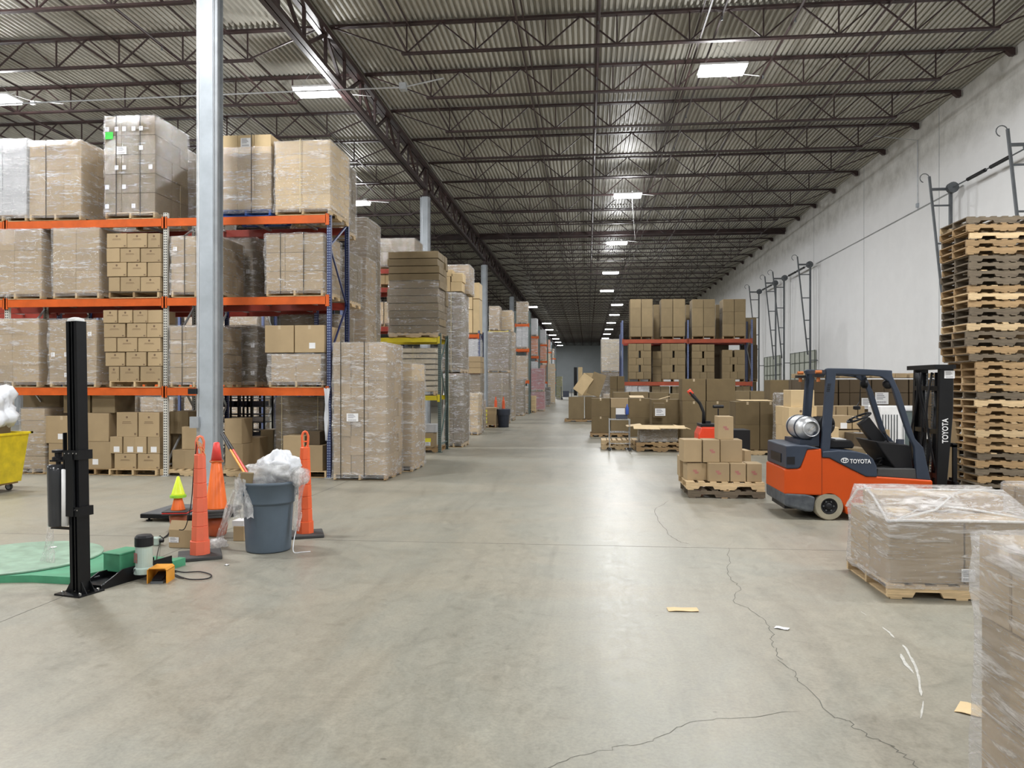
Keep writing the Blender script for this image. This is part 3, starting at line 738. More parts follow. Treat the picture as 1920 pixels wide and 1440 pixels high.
def rack(label, xs, y0, depth, levels, ht, pm, bm, frame_m=None, group=None, front_pm=None, beam_h=.13, rear_bm=None, name='pallet_rack', end_m=None):
    t = thing(name, label, 'rack', (xs[0], y0, 0), 0, group); X0 = xs[0]; frame_m = frame_m or GALV
    for i, x in enumerate(xs):
        pf = (front_pm or {}).get(i, pm); me = post_me(ht, pf)
        link('upright', me, t, (x-X0, 0, 0)); link('upright', post_me(ht, pm if not front_pm else pf), t, (x-X0, depth, 0), PI)
        MB().box(-.07, .07, -.05, .09, 0, .012).obj('foot_plate', frame_m, t).location = (x-X0, 0, 0)
        MB().box(-.07, .07, -.09, .05, 0, .012).obj('foot_plate', frame_m, t).location = (x-X0, depth, 0)
        z = .25; s = 0; fm_ = frame_m
        while z < ht-.3:
            z2 = min(z+1.05, ht-.1)
            p, q = ((0, .06, z), (0, depth-.06, z2)) if s == 0 else ((0, depth-.06, z), (0, .06, z2))
            MB().bar(p, q, .035, .03, up=(1, 0, 0)).obj('brace', (end_m if i == len(xs)-1 and end_m else fm_), t).location = (x-X0, 0, 0); z = z2; s ^= 1
        MB().bar((0, .06, .22), (0, depth-.06, .22), .035).obj('brace', fm_, t).location = (x-X0, 0, 0)
    for a, b in zip(xs, xs[1:]):
        for z in levels:
            for yy, bmm, sg in ((-.022, bm, 1), (depth+.022, rear_bm or bm, -1)):
                y_ = (-.05, 0) if sg == 1 else (0, .05)
                mb = MB().box(a-X0+.045, b-X0-.045, yy+y_[0]*.4, yy+y_[0]*.4+.03 if sg == 1 else yy+.03, z-beam_h, z).box(a-X0+.045, b-X0-.045, yy+(.012 if sg == 1 else -.03), yy+(.03 if sg == 1 else -.012), z-beam_h, z-.04)
                o = mb.obj('beam', bmm, t)
                for x in (a, b):
                    MB().box(-.035, .035, yy-.02, yy+.0, z-beam_h-.04, z+.03).obj('beam_connector', bmm, t).location = (x-X0+(.02 if x == a else -.02), 0, 0)
            for f in (.2, .5, .8): MB().box(a-X0+(b-a)*f-.03, a-X0+(b-a)*f+.03, .02, depth-.02, z-.05, z-.02).obj('deck_support', GALV, t)
    return t
# ------------------------------------------------------------------ left rack and what stands in it
YR = 14.28; RD = 1.16
PX = [WX(-14, YR)-3.3, WX(310, YR)-3.36, WX(310, YR), WX(616.5, YR)]
PX = [PX[2]-6.66, PX[2]-3.33, PX[2], PX[3]]
LV = (WZ(727, 460, YR), WZ(557.5, 460, YR), WZ(407, 460, YR))
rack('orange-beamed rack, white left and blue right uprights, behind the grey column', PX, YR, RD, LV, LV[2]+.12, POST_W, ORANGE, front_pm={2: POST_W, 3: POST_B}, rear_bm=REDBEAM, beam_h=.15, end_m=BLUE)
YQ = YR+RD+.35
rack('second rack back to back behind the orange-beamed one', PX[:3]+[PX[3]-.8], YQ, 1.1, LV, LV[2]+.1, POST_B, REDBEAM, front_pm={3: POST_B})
YL = YR-.07
T = LV[2]+.003; Mz = LV[1]+.003; Bz = LV[0]+.003
G = 'wrapped loads in the orange-beamed rack'
loadpx('bright white-lit wrapped load at the left edge of the top shelf', -42, 50, 262, YL, T, cols=2, rows=3, m=WHITEBOX, fm=FILM_H, group=G, top='closed', amp=.02)  # lamp light put into the white colour of these cartons
loadpx('wrapped carton load with open film top, second from left on top shelf', 54, 152, 264, YL, T, cols=3, rows=5, group=G, straps=(.35,), amp=.02, pal=0)
t = loadpx('tallest wrapped load with green tag and many small labels, top shelf', 196, 291, 217, YL, T, cols=3, rows=5, m=KRAFT_D, d=1.25, group=G, straps=(.25, .72), stickers=13, fm=FILM_L, papers=((.36, .66, .2, .15),))
sticker(t, -.40, -.665, 1.62, .16, .14, GREENTAG, False, name='green_tag')
loadpx('wrapped load on a blue pallet beside the grey column, top shelf', 413, 508, 253, YL, T, cols=3, rows=4, pal=3, group=G, straps=(.63,), papers=((.52, .9, .2, .17),), toprow=KRAFT_L, filmtop=.85)
loadpx('bright sagging wrapped load at the right end of the top shelf', 515, 619, 264, YL, T, cols=2, rows=5, d=1.2, m=KRAFT_L, fm=FILM_H, group=G, straps=(.47,), strapm=STRAPY, amp=.018)
loadpx('wrapped load cut by the left image edge on the second shelf', -24, 78, 430, YL, Mz, cols=2, rows=3, group=G, m=KRAFT, amp=.012)
loadpx('shiny wrapped load left of the printed cartons on the second shelf', 98, 186, 428, YL, Mz, cols=2, rows=3, group=G, fm=FILM, amp=.016)
loadpx('wrapped load half hidden by the grey column on the second shelf', 320, 412, 443, YL, Mz, cols=2, rows=3, group=G, straps=(.3,), stickers=2)
loadpx('sagging wrapped load with two straps at the right end of the second shelf', 498, 606, 438, YL, Mz, cols=3, rows=3, group=G, straps=(.27, .67), amp=.026, m=KRAFT)
loadpx('plain wrapped block cut by the left image edge on the lowest shelf', -26, 72, 598, YL, Bz, cols=2, rows=4, group=G, amp=.006)
loadpx('wavy three-tier wrapped load behind the black machine mast, lowest shelf', 92, 180, 600, YL, Bz, cols=2, rows=3, group=G, stickers=5, amp=.026, waist=-.015)
loadpx('wrapped load with one strap beside the grey column, lowest shelf', 318, 408, 611, YL, Bz, cols=3, rows=4, group=G, straps=(.28,))
t = loadpx('squeezed wrapped load under two plain cartons, lowest shelf right end', 503, 607, 664, YL, Bz, cols=2, rows=1, group=G, fm=FILM_H, amp=.022, waist=.05)
for i, (a, b) in enumerate(((496, 551), (552, 608))):
    cpx(a, b, 613, 664, YL-.01, .95, label='large plain carton, %s of the pair on the squeezed wrapped load' % ('left' if i == 0 else 'right'), group='pair of plain cartons', tape=True, style='tag' if i else None)
# baggy loads in the second row seen between the front loads
loadpx('loose baggy wrapped load seen right of the grey column, second shelf', 424, 478, 446, YQ-.3, Mz, cols=1, rows=3, m=KRAFT_D, fm=FILM_H, amp=.04, stickers=2, waist=.04)
loadpx('loose baggy wrapped load seen right of the grey column, lowest shelf', 420, 482, 612, YQ-.3, Bz, cols=2, rows=2, m=KRAFT_D, fm=FILM_H, amp=.035, stickers=4, top='closed')
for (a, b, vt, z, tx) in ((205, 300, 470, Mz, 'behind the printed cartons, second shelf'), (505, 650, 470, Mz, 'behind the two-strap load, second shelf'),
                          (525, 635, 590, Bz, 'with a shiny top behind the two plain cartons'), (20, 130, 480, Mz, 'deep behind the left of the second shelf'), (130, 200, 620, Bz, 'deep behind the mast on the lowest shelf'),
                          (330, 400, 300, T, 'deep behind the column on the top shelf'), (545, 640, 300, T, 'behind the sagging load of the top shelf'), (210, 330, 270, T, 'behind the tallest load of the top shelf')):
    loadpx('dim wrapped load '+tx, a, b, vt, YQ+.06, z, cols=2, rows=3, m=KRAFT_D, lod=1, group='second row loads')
# printed cartons, unwrapped
def brick(rows, Y, where, d=.52, group=None):
    tot = len(rows)
    for r, (v0, v1, cells) in enumerate(rows):
        for c, (a, b) in enumerate(cells):
            wide = (b-a) > 30
            cpx(a, b, v0, v1, Y+random.uniform(0, .02), d, style='print' if wide else ('print' if random.random() < .4 else None), jit=.004,
                label='printed kraft carton, %s row from top, %s from left, %s' % (ORD[r+1], ORD[c+1], where), group=group)
pal_top = lambda v: v
brick([(438, 465, [(199, 237), (238, 276), (277, 300)]), (466, 492, [(199, 224), (225, 262), (263, 301)]), (493, 519, [(200, 237), (239, 275), (276, 301)]),
       (520, 547, [(203, 224), (225, 262), (263, 300)])], YL, 'middle shelf pallet', group='printed cartons on the second shelf')
brick([(582, 606, [(193, 220), (221, 248), (249, 276), (277, 303)]), (607, 633, [(194, 234), (237, 274), (275, 303)]), (634, 660, [(195, 218), (219, 257), (258, 301)]),
       (661, 687, [(197, 234), (236, 274), (276, 302)]), (688, 715, [(203, 223), (224, 260), (263, 302)])], YL, 'lowest shelf pallet', group='printed cartons on the lowest shelf')
pallet(((WX(202, YL)+WX(301, YL))/2, YL+.52, Mz), 1.06, 1.04, 0, PI/2, label='pale pallet under the printed cartons on the second shelf', group='rack pallets')
pallet(((WX(204, YL)+WX(302, YL))/2, YL+.52, Bz), 1.06, 1.04, 0, PI/2, label='pale pallet under the printed cartons on the lowest shelf', group='rack pallets')
# lift brick cartons exactly on the pallets: snap columns by level
def snap(group, ztop_pallet):
    g = [o for o in COL.objects if o.get('group') == group]; lo = min(o.location.z for o in g); dz = ztop_pallet-lo
    for o in g: o.location.z += dz
snap('printed cartons on the second shelf', Mz+.1275); snap('printed cartons on the lowest shelf', Bz+.1275)
for o in [o for o in COL.objects if o.get('group') == 'pair of plain cartons']: o.location.z = WZ(664, 550, YL)+.03
# floor level below the rack
YG = YR+.05
loadpx('small wrapped carton stack on the floor beside the yellow bin', 38, 84, 766, YG, 0, cols=1, rows=5, group='floor loads under the rack', fm=FILM, amp=.02)
def floorstack(items, group):
    for (a, b, v0, v1, y, d, m, lab, st, tp) in items: cpx(a, b, v0, v1, y, d, m=m, label=lab, group=group, style=st, tape=tp, jit=.006)
gz = 'loose cartons on the floor under the rack'
def vz(z, u, y): r = ray(u, 720); return 720-(z-H)*F*1.0/(y/r.y)
pz = .1275
def bx(u0, u1, z0, z1, y, d, m, lab, st=None, tp=False, rz=0, tilt=0):
    o = carton(WX(u0, y), WX(u1, y), y, d, z0, z1, m, lab, gz, style=st, tape=tp, jit=.004, rz=rz)
    if tilt: o.rotation_euler.y = tilt
    return o
bx(90, 151, pz, .62, YG, .8, KRAFT, 'big plain carton behind the film roll, bottom of its stack')
bx(80, 150, .622, 1.16, YG, .8, KRAFT, 'big plain carton with a small label, left of the black mast', 'tag', True)
bx(154, 208, pz, .66, YG, .85, KRAFT, 'big plain carton with two small labels, right of the mast on a pallet', 'tag')
bx(155, 204, .662, 1.22, YG, .85, KRAFT, 'big plain carton standing on the two-label carton')
bx(118, 168, 1.22, 1.60, YG+.1, .6, KRAFT_D, 'flat brown carton behind the mast just under the lowest beam')
bx(172, 215, 1.225, 1.62, YG+.05, .7, KRAFT_D, 'brown carton under the lowest beam, right of the mast')
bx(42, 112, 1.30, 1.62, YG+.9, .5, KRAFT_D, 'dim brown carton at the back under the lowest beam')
for i, (a, b) in enumerate(((214, 255), (258, 299))):
    bx(a, b, pz, .43, YG-.02, .42, KRAFT, 'small printed carton on the pale pallet by the white upright, bottom %s' % ('left', 'right')[i], 'print')
for i, (a, b) in enumerate(((206, 229), (230, 252), (253, 275), (276, 299))):
    bx(a, b, .432, .76, YG-.02, .42, KRAFT, 'narrow carton with white label, %s of the four by the white upright' % ORD[i+1], 'tag', rz=random.uniform(-.05, .05))
for i, (a, b) in enumerate(((218, 257), (259, 299))):
    bx(a, b, .762, 1.24, YG-.02, .42, KRAFT, 'square printed carton atop the pile by the white upright, %s one' % ('left', 'right')[i], 'print')
pallet((WX(178, YG), YG+.5, 0), 1.0, .95, 1, PI/2, label='brown pallet under the big plain cartons', group='floor pallets')
pallet((WX(115, YG), YG+.5, 0), .9, .85, 1, PI/2, label='brown pallet left of the black mast base', group='floor pallets')
pallet((WX(252, YG), YG+.45, 0), 1.02, 1.0, 0, PI/2, label='pale pallet in front by the white upright', group='floor pallets')
bx(318, 352, .80, 1.25, YG+.35, .7, KRAFT_D, 'bulging brown wrapped carton right of the white upright')
bx(322, 366, .128, .5, YG+.1, .5, KRAFT, 'plain carton with printed squares behind the coral delineator')
bx(340, 372, .502, .95, YG+.2, .5, KRAFT, 'tall carton behind the coral delineator')
bx(300, 340, .128, .795, YG+.5, .6, KRAFT_D, 'brown carton behind the white upright brace')
pallet((WX(352, YG), YG+.5, 0), 1.15, 1.0, 0, 0, label='pale pallet behind the coral delineator', group='floor pallets')
bx(421, 455, .13, .62, YG+.15, .5, KRAFT, 'lower carton just right of the grey column'); bx(420, 453, .622, 1.12, YG+.15, .5, KRAFT, 'open upper carton just right of the grey column')
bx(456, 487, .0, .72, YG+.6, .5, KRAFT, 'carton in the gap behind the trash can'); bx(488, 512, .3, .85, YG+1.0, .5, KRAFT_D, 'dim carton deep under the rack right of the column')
pallet((WX(436, YG), YG+.45, 0), 1.0, .9, 0, 0, label='pale pallet just right of the grey column', group='floor pallets')
loadpx('grey-brown wrapped block standing deep under the right rack bay', 516, 606, 745, YG+.75, 0, cols=1, rows=2, m=KRAFT_D, fm=FILM, straps=(.15, .9), strapm=STRAPY, pal=None, group='floor loads under the rack')
bx(572, 605, .128, .62, YG+.02, .6, KRAFT, 'carton behind the far delineator on a pale pallet'); bx(530, 571, .128, .80, YG+.05, .55, KRAFT, 'carton with flat lid behind the bag of film')
bx(574, 600, .622, .88, YG+.1, .4, KRAFT_V, 'small dark carton behind the far delineator')
pallet((WX(566, YG), YG+.45, 0), .98, 1.0, 0, PI/2, label='pale pallet beside the blue upright', group='floor pallets')
# dark ladder-like shelving seen under the rack right of the column
for i, u in enumerate((428, 452, 476)):
    t = thing('storage_shelf', 'dark slatted shelf unit deep under the rack, %s right of the column' % ORD[i+1], 'shelf', (WX(u, 17.9), 17.9, 0), 0, 'dark shelves under the rack')
    for k in range(8): MB().box(-.25, .25, 0, .5, .1+k*.19, .12+k*.19).obj('shelf_board', DARKSTEEL, t)
    for k, sx in enumerate((-.26, .26)): MB().box(sx-.02, sx+.02, -.02, .02, 0, 1.6).box(sx-.02, sx+.02, .48, .52, 0, 1.6).obj('post', BLACK, t)
    for k in range(4): MB().box(-.2, .2, .05, .4, .125+k*.38, .24+k*.38).obj('tray', BLUEBIN if k % 2 else WHITEBOX, t)

# ------------------------------------------------------------------ wrapped stack at the aisle corner, and loads beyond it
Yc = 13.95
x0 = WX(624, Yc); x1 = WX(724, Yc)
load('tall strapped wrapped load with white paper, at the aisle corner of the rack', x0, x1, Yc, 0, WZ(643, 674, Yc), d=1.25, cols=3, rows=7, straps=(.16, .60), papers=((.38, .46, .22, .15),), fm=FILM_H, amp=.014, ends=True, stickers=0, jit=.02)
load('second wrapped load with torn cream top behind the aisle corner load', x0+.35, WX(773, 15.45), Yc+1.5, 0, WZ(682, 770, 15.4), d=1.2, cols=3, rows=6, fm=FILM_H, toprow=KRAFT_L, amp=.03)
# torn film tail on the blue upright
# yellow-beamed rack
Yy = 19.9; xa, xb = WX(672, Yy), WX(824, Yy)
rack('yellow-beamed grey-green rack beside the aisle', [xa, xb], Yy, 1.1, (WZ(742, 800, Yy), WZ(633, 800, Yy)), WZ(625, 800, Yy), POST_G, YELLOW, frame_m=GREENGREY, beam_h=.12)
z2 = WZ(633, 800, Yy); z1 = WZ(742, 800, Yy)
# kraft trays stacked on top, each tray a carton
xl, xr = WX(728, Yy-.1), WX(822, Yy-.1); nt_ = 11; ht = (WZ(470, 775, Yy-.1)-z2-.13)/nt_
tt = load('stack of wide flat kraft trays, wrapped lower half, on the yellow rack', xl, xr, Yy-.1, z2, WZ(470, 775, Yy-.1), d=1.25, cols=1, rows=11, m=KRAFT_D, fm=FILM_L, filmtop=.66, ends=False, waist=-.02, shift=.07, rgap=.012, amp=.02)
load('stack of grey-white flat cartons with tan straps in the yellow rack', WX(742, Yy-.02), WX(816, Yy-.02), Yy-.02, z1, WZ(651, 780, Yy), d=1.0, cols=2, rows=8, m=CREAMW, rgap=.035, fm=FILM_L, straps=(.44,), strapm=STRAPY)
bg = 'cartons at the foot of the yellow rack'
pallet(((WX(778, Yy)+WX(818, Yy))/2-.2, Yy+.5, 0), 1.1, 1.0, 1, 0, label='brown pallet at the foot of the yellow rack', group='floor pallets', lod=1)
t = cpx(776, 812, 815, 842, Yy-.02, .5, m=KRAFT, label='carton with magenta and yellow stickers at the foot of the yellow rack', group=bg); t.location.z = .128
sticker(t, -.14, -.26, .1, .12, .14, PINKTAG, False); sticker(t, .12, -.26, .2, .16, .10, YELTAG, False); sticker(t, .12, -.26, .1, .14, .1)
z_ = .128+.39
carton(WX(795, Yy+.1), WX(817, Yy+.1), Yy+.1, .4, z_, z_+.22, WHITEBOX, 'white carton with open flaps at the foot of the yellow rack', bg)
carton(WX(774, Yy+.4), WX(792, Yy+.4), Yy+.4, .4, z_, z_+.45, WHITEBOX, 'tall white carton leaning in the yellow rack bottom bay', bg)
sticker(None, WX(781, Yy-.05), Yy-.06, z1-.25, .28, .26, PAPER, name='paper_notice'); tag(COL.objects[-1], 'white paper notice hanging below the lower yellow beam', 'paper')
# red rack behind and its loads
Yb = 18.6; xs3 = [WX(470, Yb), WX(570, Yb), WX(706, Yb)]
Y3 = 21.6
rack('dark-red-beamed rack far behind the yellow one', [WX(560, Y3), WX(640, Y3), WX(740, Y3)], Y3, 1.1, (WZ(700, 700, Y3), WZ(613, 700, Y3), WZ(540, 700, Y3), WZ(505, 700, Y3)), WZ(500, 700, Y3), POST_B, REDBEAM)
g3 = 'loads on the dark-red-beamed rack'
loadpx('tall dark wrapped load peeking over the right end of the first rack', 652, 688, 408, 18.0, WZ(640, 670, 18.0), cols=1, rows=4, m=KRAFT_D, fm=FILM, pal=None, d=1.2, group=g3)
load('tall brown carton tower wrapped in film, right behind the blue upright', WX(655, 17.4), WX(686, 17.4), 17.4, 0, WZ(482, 675, 17.4), d=.9, cols=1, rows=6, m=KRAFT, fm=FILM_H, pal=0, group=g3)
loadpx('long brown wrapped load on the top of the dark red rack', 690, 778, 447, Y3, WZ(505, 700, Y3), cols=2, rows=2, m=KRAFT_D, fm=FILM_L, straps=(.25,), strapm=STRAPY, group=g3)
loadpx('flat cream cartons between the dark red beams', 686, 740, 516, Y3, WZ(540, 700, Y3), cols=3, rows=1, m=KRAFT_L, fm=None, group=g3)
loadpx('cream cartons with dark straps in the dark red rack', 698, 742, 566, Y3, WZ(613, 700, Y3), cols=2, rows=3, m=KRAFT_L, fm=FILM_L, straps=(.1, .5), group=g3)
loadpx('brown wrapped load left of the cream cartons in the dark red rack', 668, 696, 555, Y3, WZ(613, 700, Y3), cols=1, rows=3, m=KRAFT_D, group=g3)

# ------------------------------------------------------------------ left side of the aisle, receding
ga = 'stacks along the left side of the aisle'
def stack(lab, u0, u1, vt, vb, rows, cols=2, m=KRAFT_D, fm=FILM_H, d=1.1, z=None, lod=1, **k):
    "floor stack whose front foot shows at height vb of the photograph"
    Y = W((u0+u1)/2, vb).y if z is None else vb
    return load(lab, WX(u0, Y), WX(u1, Y), Y, z or 0, WZ(vt, (u0+u1)/2, Y), d=d, cols=cols, rows=rows, m=m, fm=fm, lod=lod, group=k.pop('group', ga), **k)
Y5 = W(850, 839).y
load('lower brown wrapped stack next past the yellow rack', WX(832, Y5), WX(868, Y5), Y5, 0, WZ(701, 850, Y5), d=1.2, cols=2, rows=6, m=KRAFT_D, fm=FILM_H, group=ga, amp=.03, straps=(.3,), strapm=STRAPY)
load('upper brown wrapped stack standing on the one past the yellow rack', WX(830, Y5), WX(866, Y5), Y5, WZ(700, 850, Y5), WZ(549, 850, Y5), d=1.2, cols=2, rows=6, m=KRAFT_D, fm=FILM_H, group=ga, amp=.025, straps=(.45,), strapm=STRAPY)
zz = WZ(548, 850, Y5)+.03
for i, (a, b, c, e) in enumerate(((826, 844, 0, .42), (845, 866, 0, .26), (846, 868, .265, .52), (829, 848, .425, .62))):
    carton(WX(a, Y5), WX(b, Y5), Y5+.02, .5, zz+c, zz+e, KRAFT_L, 'bright cream carton high on the brown wrapped stacks, %s of four' % ORD[i+1], 'cream cartons high up')
load('clear-wrapped carton block behind the high cream cartons', WX(829, Y5+.65), WX(880, Y5+.65), Y5+.65, zz, WZ(497, 855, Y5+.65), d=.9, cols=2, rows=3, m=KRAFT, fm=FILM_H, pal=None, group=ga)
Y6 = W(885, 816).y
stack('leaning heap of wrapped small cartons on a pallet by the aisle', 872, 897, 738, 816, 7, 1, KRAFT_L, FILM_H, 1.0, amp=.05, lod=0, jit=.05)
stack('small leaning wrapped stack right behind the heap', 893, 905, 752, 806, 5, 1, KRAFT, FILM_H, .9, amp=.04)
Y7 = 29.5
rack('orange-red-beamed rack left of the third column', [WX(842, Y7), WX(898, Y7)], Y7, 1.1, (WZ(700, 890, Y7), WZ(627, 890, Y7)), WZ(620, 890, Y7), POST_B, ORANGE, rear_bm=REDBEAM)
for i, (a, b, v0, v1) in enumerate(((874, 886, 530, 580), (874, 886, 581, 624), (886.5, 899, 530, 560), (886.5, 899, 561, 624))):
    cpx(a, b, v0, v1, Y7, .85, m=KRAFT_L, label='big cream carton above the orange-red beam, %s of four' % ORD[i+1], group='big cream cartons by third column')
loadpx('shiny wrapped column of cartons under the orange-red beam', 878, 898, 636, Y7, WZ(700, 890, Y7), cols=2, rows=6, m=WHITEBOX, fm=FILM_H, lod=1, group=ga)
load('flat kraft trays stacked left of the third column', WX(868, 27.6), WX(901, 27.6), 27.6, WZ(700, 890, 27.6), WZ(668, 890, 27.6), d=1.0, cols=1, rows=3, m=KRAFT, fm=None, pal=None, group=ga)
load('brown load under the kraft trays left of the third column', WX(868, 27.7), WX(901, 27.7), 27.7, 0, WZ(701, 890, 27.7), d=1.0, cols=1, rows=3, m=KRAFT_D, fm=FILM, group=ga)
Y8 = W(915, 802).y
stack('low slatted crate load with yellow stickers beside the trash can', 900, 930, 765, 802, 5, 1, KRAFT, None, 1.0, papers=((.3, .85, .2, .1, YELTAG), (.3, .66, .2, .1, YELTAG), (.3, .48, .2, .1, YELTAG), (.3, .3, .2, .1, YELTAG)))
stack('tall brown wrapped tray stack behind the dark trash can', 915, 953, 700, 795, 3, 1, KRAFT_D, FILM, 1.1, straps=(.7,), strapm=STRAPY)
Y9 = W(934, 795).y
load('upper brown wrapped tray stack behind the dark trash can', WX(915, Y9), WX(953, Y9), Y9, WZ(699, 934, Y9), WZ(622, 934, Y9), d=1.1, cols=1, rows=6, m=KRAFT_D, fm=FILM, group=ga, lod=1)
load('loose wrapped load with yellow-green trim high behind the third column', WX(917, Y9+2), WX(936, Y9+2), Y9+2, WZ(620, 925, Y9+2), WZ(574, 925, Y9+2), d=1, cols=1, rows=2, m=KRAFT, fm=FILM_H, group=ga, lod=1)
load('cream wrapped load high between the third and fourth columns', WX(938, Y9+3), WX(960, Y9+3), Y9+3, WZ(622, 950, Y9+3), WZ(582, 950, Y9+3), d=1, cols=1, rows=2, m=KRAFT_L, fm=FILM_H, group=ga, lod=1)
rack('pale-beamed rack behind the brown tray stacks', [WX(917, Y9+2), WX(953, Y9+2)], Y9+2, 1.1, (WZ(665, 950, Y9+2), WZ(621, 950, Y9+2)), WZ(619, 950, Y9+2), POST_G, YELLOW, frame_m=GREENGREY)
stack('tall white film-wrapped stack just past the brown trays', 953, 963, 622, 789, 8, 1, KRAFT, FILM_H, 1.2)
stack('brown carton stack on a pallet beyond the fourth column', 965, 982, 712, 780, 6, 1, KRAFT_D, FILM, 1.1)
stack('tan wrapped carton stack at the aisle edge beyond the fourth column', 979, 991, 724, 776, 6, 1, KRAFT, FILM_H, 1.0)
Y10 = 46.0
gr = 'racks receding down the left side'
for i, (a, b, vz_) in enumerate(((966, 992, 46.0), (985, 1010, 58.0), (1004, 1026, 70.0), (1015, 1034, 86.0), (1026, 1042, 108.0))):
    rack('dark green-blue rack far down the aisle, %s in the row' % ORD[i+1], [WX(a, vz_), WX(b, vz_)], vz_, 1.1, (2.0, 3.9, 5.4), 6.2, POST_G, ORANGE, frame_m=GREENGREY, group=gr, beam_h=.15)
    for j, z in enumerate((2.0, 3.9, 5.4)):
        load('far load on %s level of %s distant rack' % (('low', 'middle', 'top')[j], ORD[i+1]), WX(a+2, vz_), WX(b-3, vz_), vz_, z+.003, z+(1.5 if j != 2 else 1.35), d=1, cols=2, rows=3, m=WHITEBOX if (i, j) == (1, 2) else random.choice((ORANGEBOX, KRAFT, WHITEBOX, KRAFT_L)), fm=FILM_H, group='loads in the distant racks', lod=2)
stack('lower dusky pink wrapped stack far down the aisle', 994, 1021, 735, 771, 3, 2, PINKBOX, FILM, 1.2)
Yp = W(1008, 771).y
load('upper dusky pink wrapped stack far down the aisle', WX(993, Yp), WX(1020, Yp), Yp, WZ(734, 1008, Yp), WZ(691, 1008, Yp), d=1.2, cols=2, rows=4, m=PINKBOX, fm=FILM, group=ga, lod=1)
0 and load('bright white wrapped load topping the racks far down the aisle', WX(997, 56), WX(1018, 56), 56, 4.6, WZ(590, 1007, 56), d=1.2, cols=1, rows=5, m=WHITEBOX, fm=FILM_H, group=ga, lod=1)
stack('stacked small crates in front of the pink wrapped stacks', 990, 1004, 742, 774, 6, 1, KRAFT_L, None, 1.0)
stack('cream wrapped stack beyond the pink ones', 1025, 1040, 682, 757, 8, 1, KRAFT_L, FILM_H, 1.2)
stack('yellow-green wrapped stack near the aisle end', 1043, 1054, 706, 748, 6, 1, mat('yellow_green_cartons', (.42, .42, .16), .6), FILM_H, 1.2)
stack('dark wrapped stack between the pink and cream ones', 1022, 1031, 726, 762, 4, 1, KRAFT_V, FILM, 1.1)
# dense far rows further left, so that the side view is not empty
for r in range(1):
    yy = 24.5
    rack('tall rack in the depth of the left hall, %s row' % ORD[r+1], [-16.5+j*2.9 for j in range(3)], yy, 1.1, (1.8, 3.5, 5.0), 5.3, POST_B, ORANGE, group='racks in the depth of the left hall')
    for j in range(2):
        for z in (0, 1.8, 3.5, 5.0):
            for q in range(2): load('dim wrapped load in the deep left hall rack, %s bay %s side, %s level' % (ORD[j+1], ('left', 'right')[q], ('floor', 'lower', 'middle', 'top')[(0, 1.8, 3.5, 5.0).index(z)]), -16.4+j*2.9+q*1.35+.1, -16.4+j*2.9+q*1.35+1.25, yy, z+.003, z+1.35, d=1.05, cols=2, rows=3, m=random.choice((KRAFT, KRAFT_D)), fm=FILM_H, lod=2, group='wrapped loads in the depth of the left hall')
# ------------------------------------------------------------------ right side: far rack, carton cluster
YK = 35.8
rx = [WX(1167, YK), WX(1290, YK), WX(1410, YK)]
lk = (WZ(716, 1290, YK), WZ(636, 1290, YK))
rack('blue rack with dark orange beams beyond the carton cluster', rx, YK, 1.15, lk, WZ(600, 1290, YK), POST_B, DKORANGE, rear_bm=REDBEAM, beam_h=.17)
z8 = lambda x: 1040+x*.2396
v8 = lambda y: 520+y*.2396
rack('second blue rack back to back beyond the first blue rack', rx, YK+1.5, 1.1, lk, WZ(620, 1290, YK), POST_B, REDBEAM, beam_h=.15)
nmk = ['leftmost', 'second', 'third', 'rightmost']
for i, (a, m_, b) in enumerate(((588, 678, 768), (832, 924, 1022), (1075, 1164, 1255), (1315, 1405, 1495))):
    pallet(((WX(z8(a), YK)+WX(z8(b), YK))/2, YK+.5, lk[1]+.003), 1.0, 1.0, 1, PI/2, lod=1, label='dark pallet under the %s tall carton block on the far blue rack' % nmk[i], group='pallets on the far blue rack')
    zt = WZ(v8(172), z8(a), YK); zb_ = lk[1]+.131; hs = [0, .25, .76, 1] if i != 3 else [0, .33, .66, 1]
    for r in range(3):
        for c, (p, q) in enumerate(((a, m_), (m_, b))):
            carton(WX(z8(p)+.3, YK), WX(z8(q)-.3, YK), YK-.05, 1.0, zb_+(zt-zb_)*hs[r], zb_+(zt-zb_)*hs[r+1], KRAFT_F, '%s carton of the %s tall block on the far blue rack, %s tier' % (('left', 'right')[c], nmk[i], ('bottom', 'middle', 'top')[r]), 'tall cartons on the far blue rack')
    if i < 3: load('paler carton block seen between the tall blocks, %s gap of the far rack' % nmk[i], WX(z8(b)+1, YK+1.5), WX(z8((832, 1075, 1315)[i])-1, YK+1.5)+.5, YK+1.5, lk[1]+.003, zt-.1, d=.9, cols=2, rows=3, m=KRAFT_F, fm=None, lod=1, group='back row of the far blue rack')
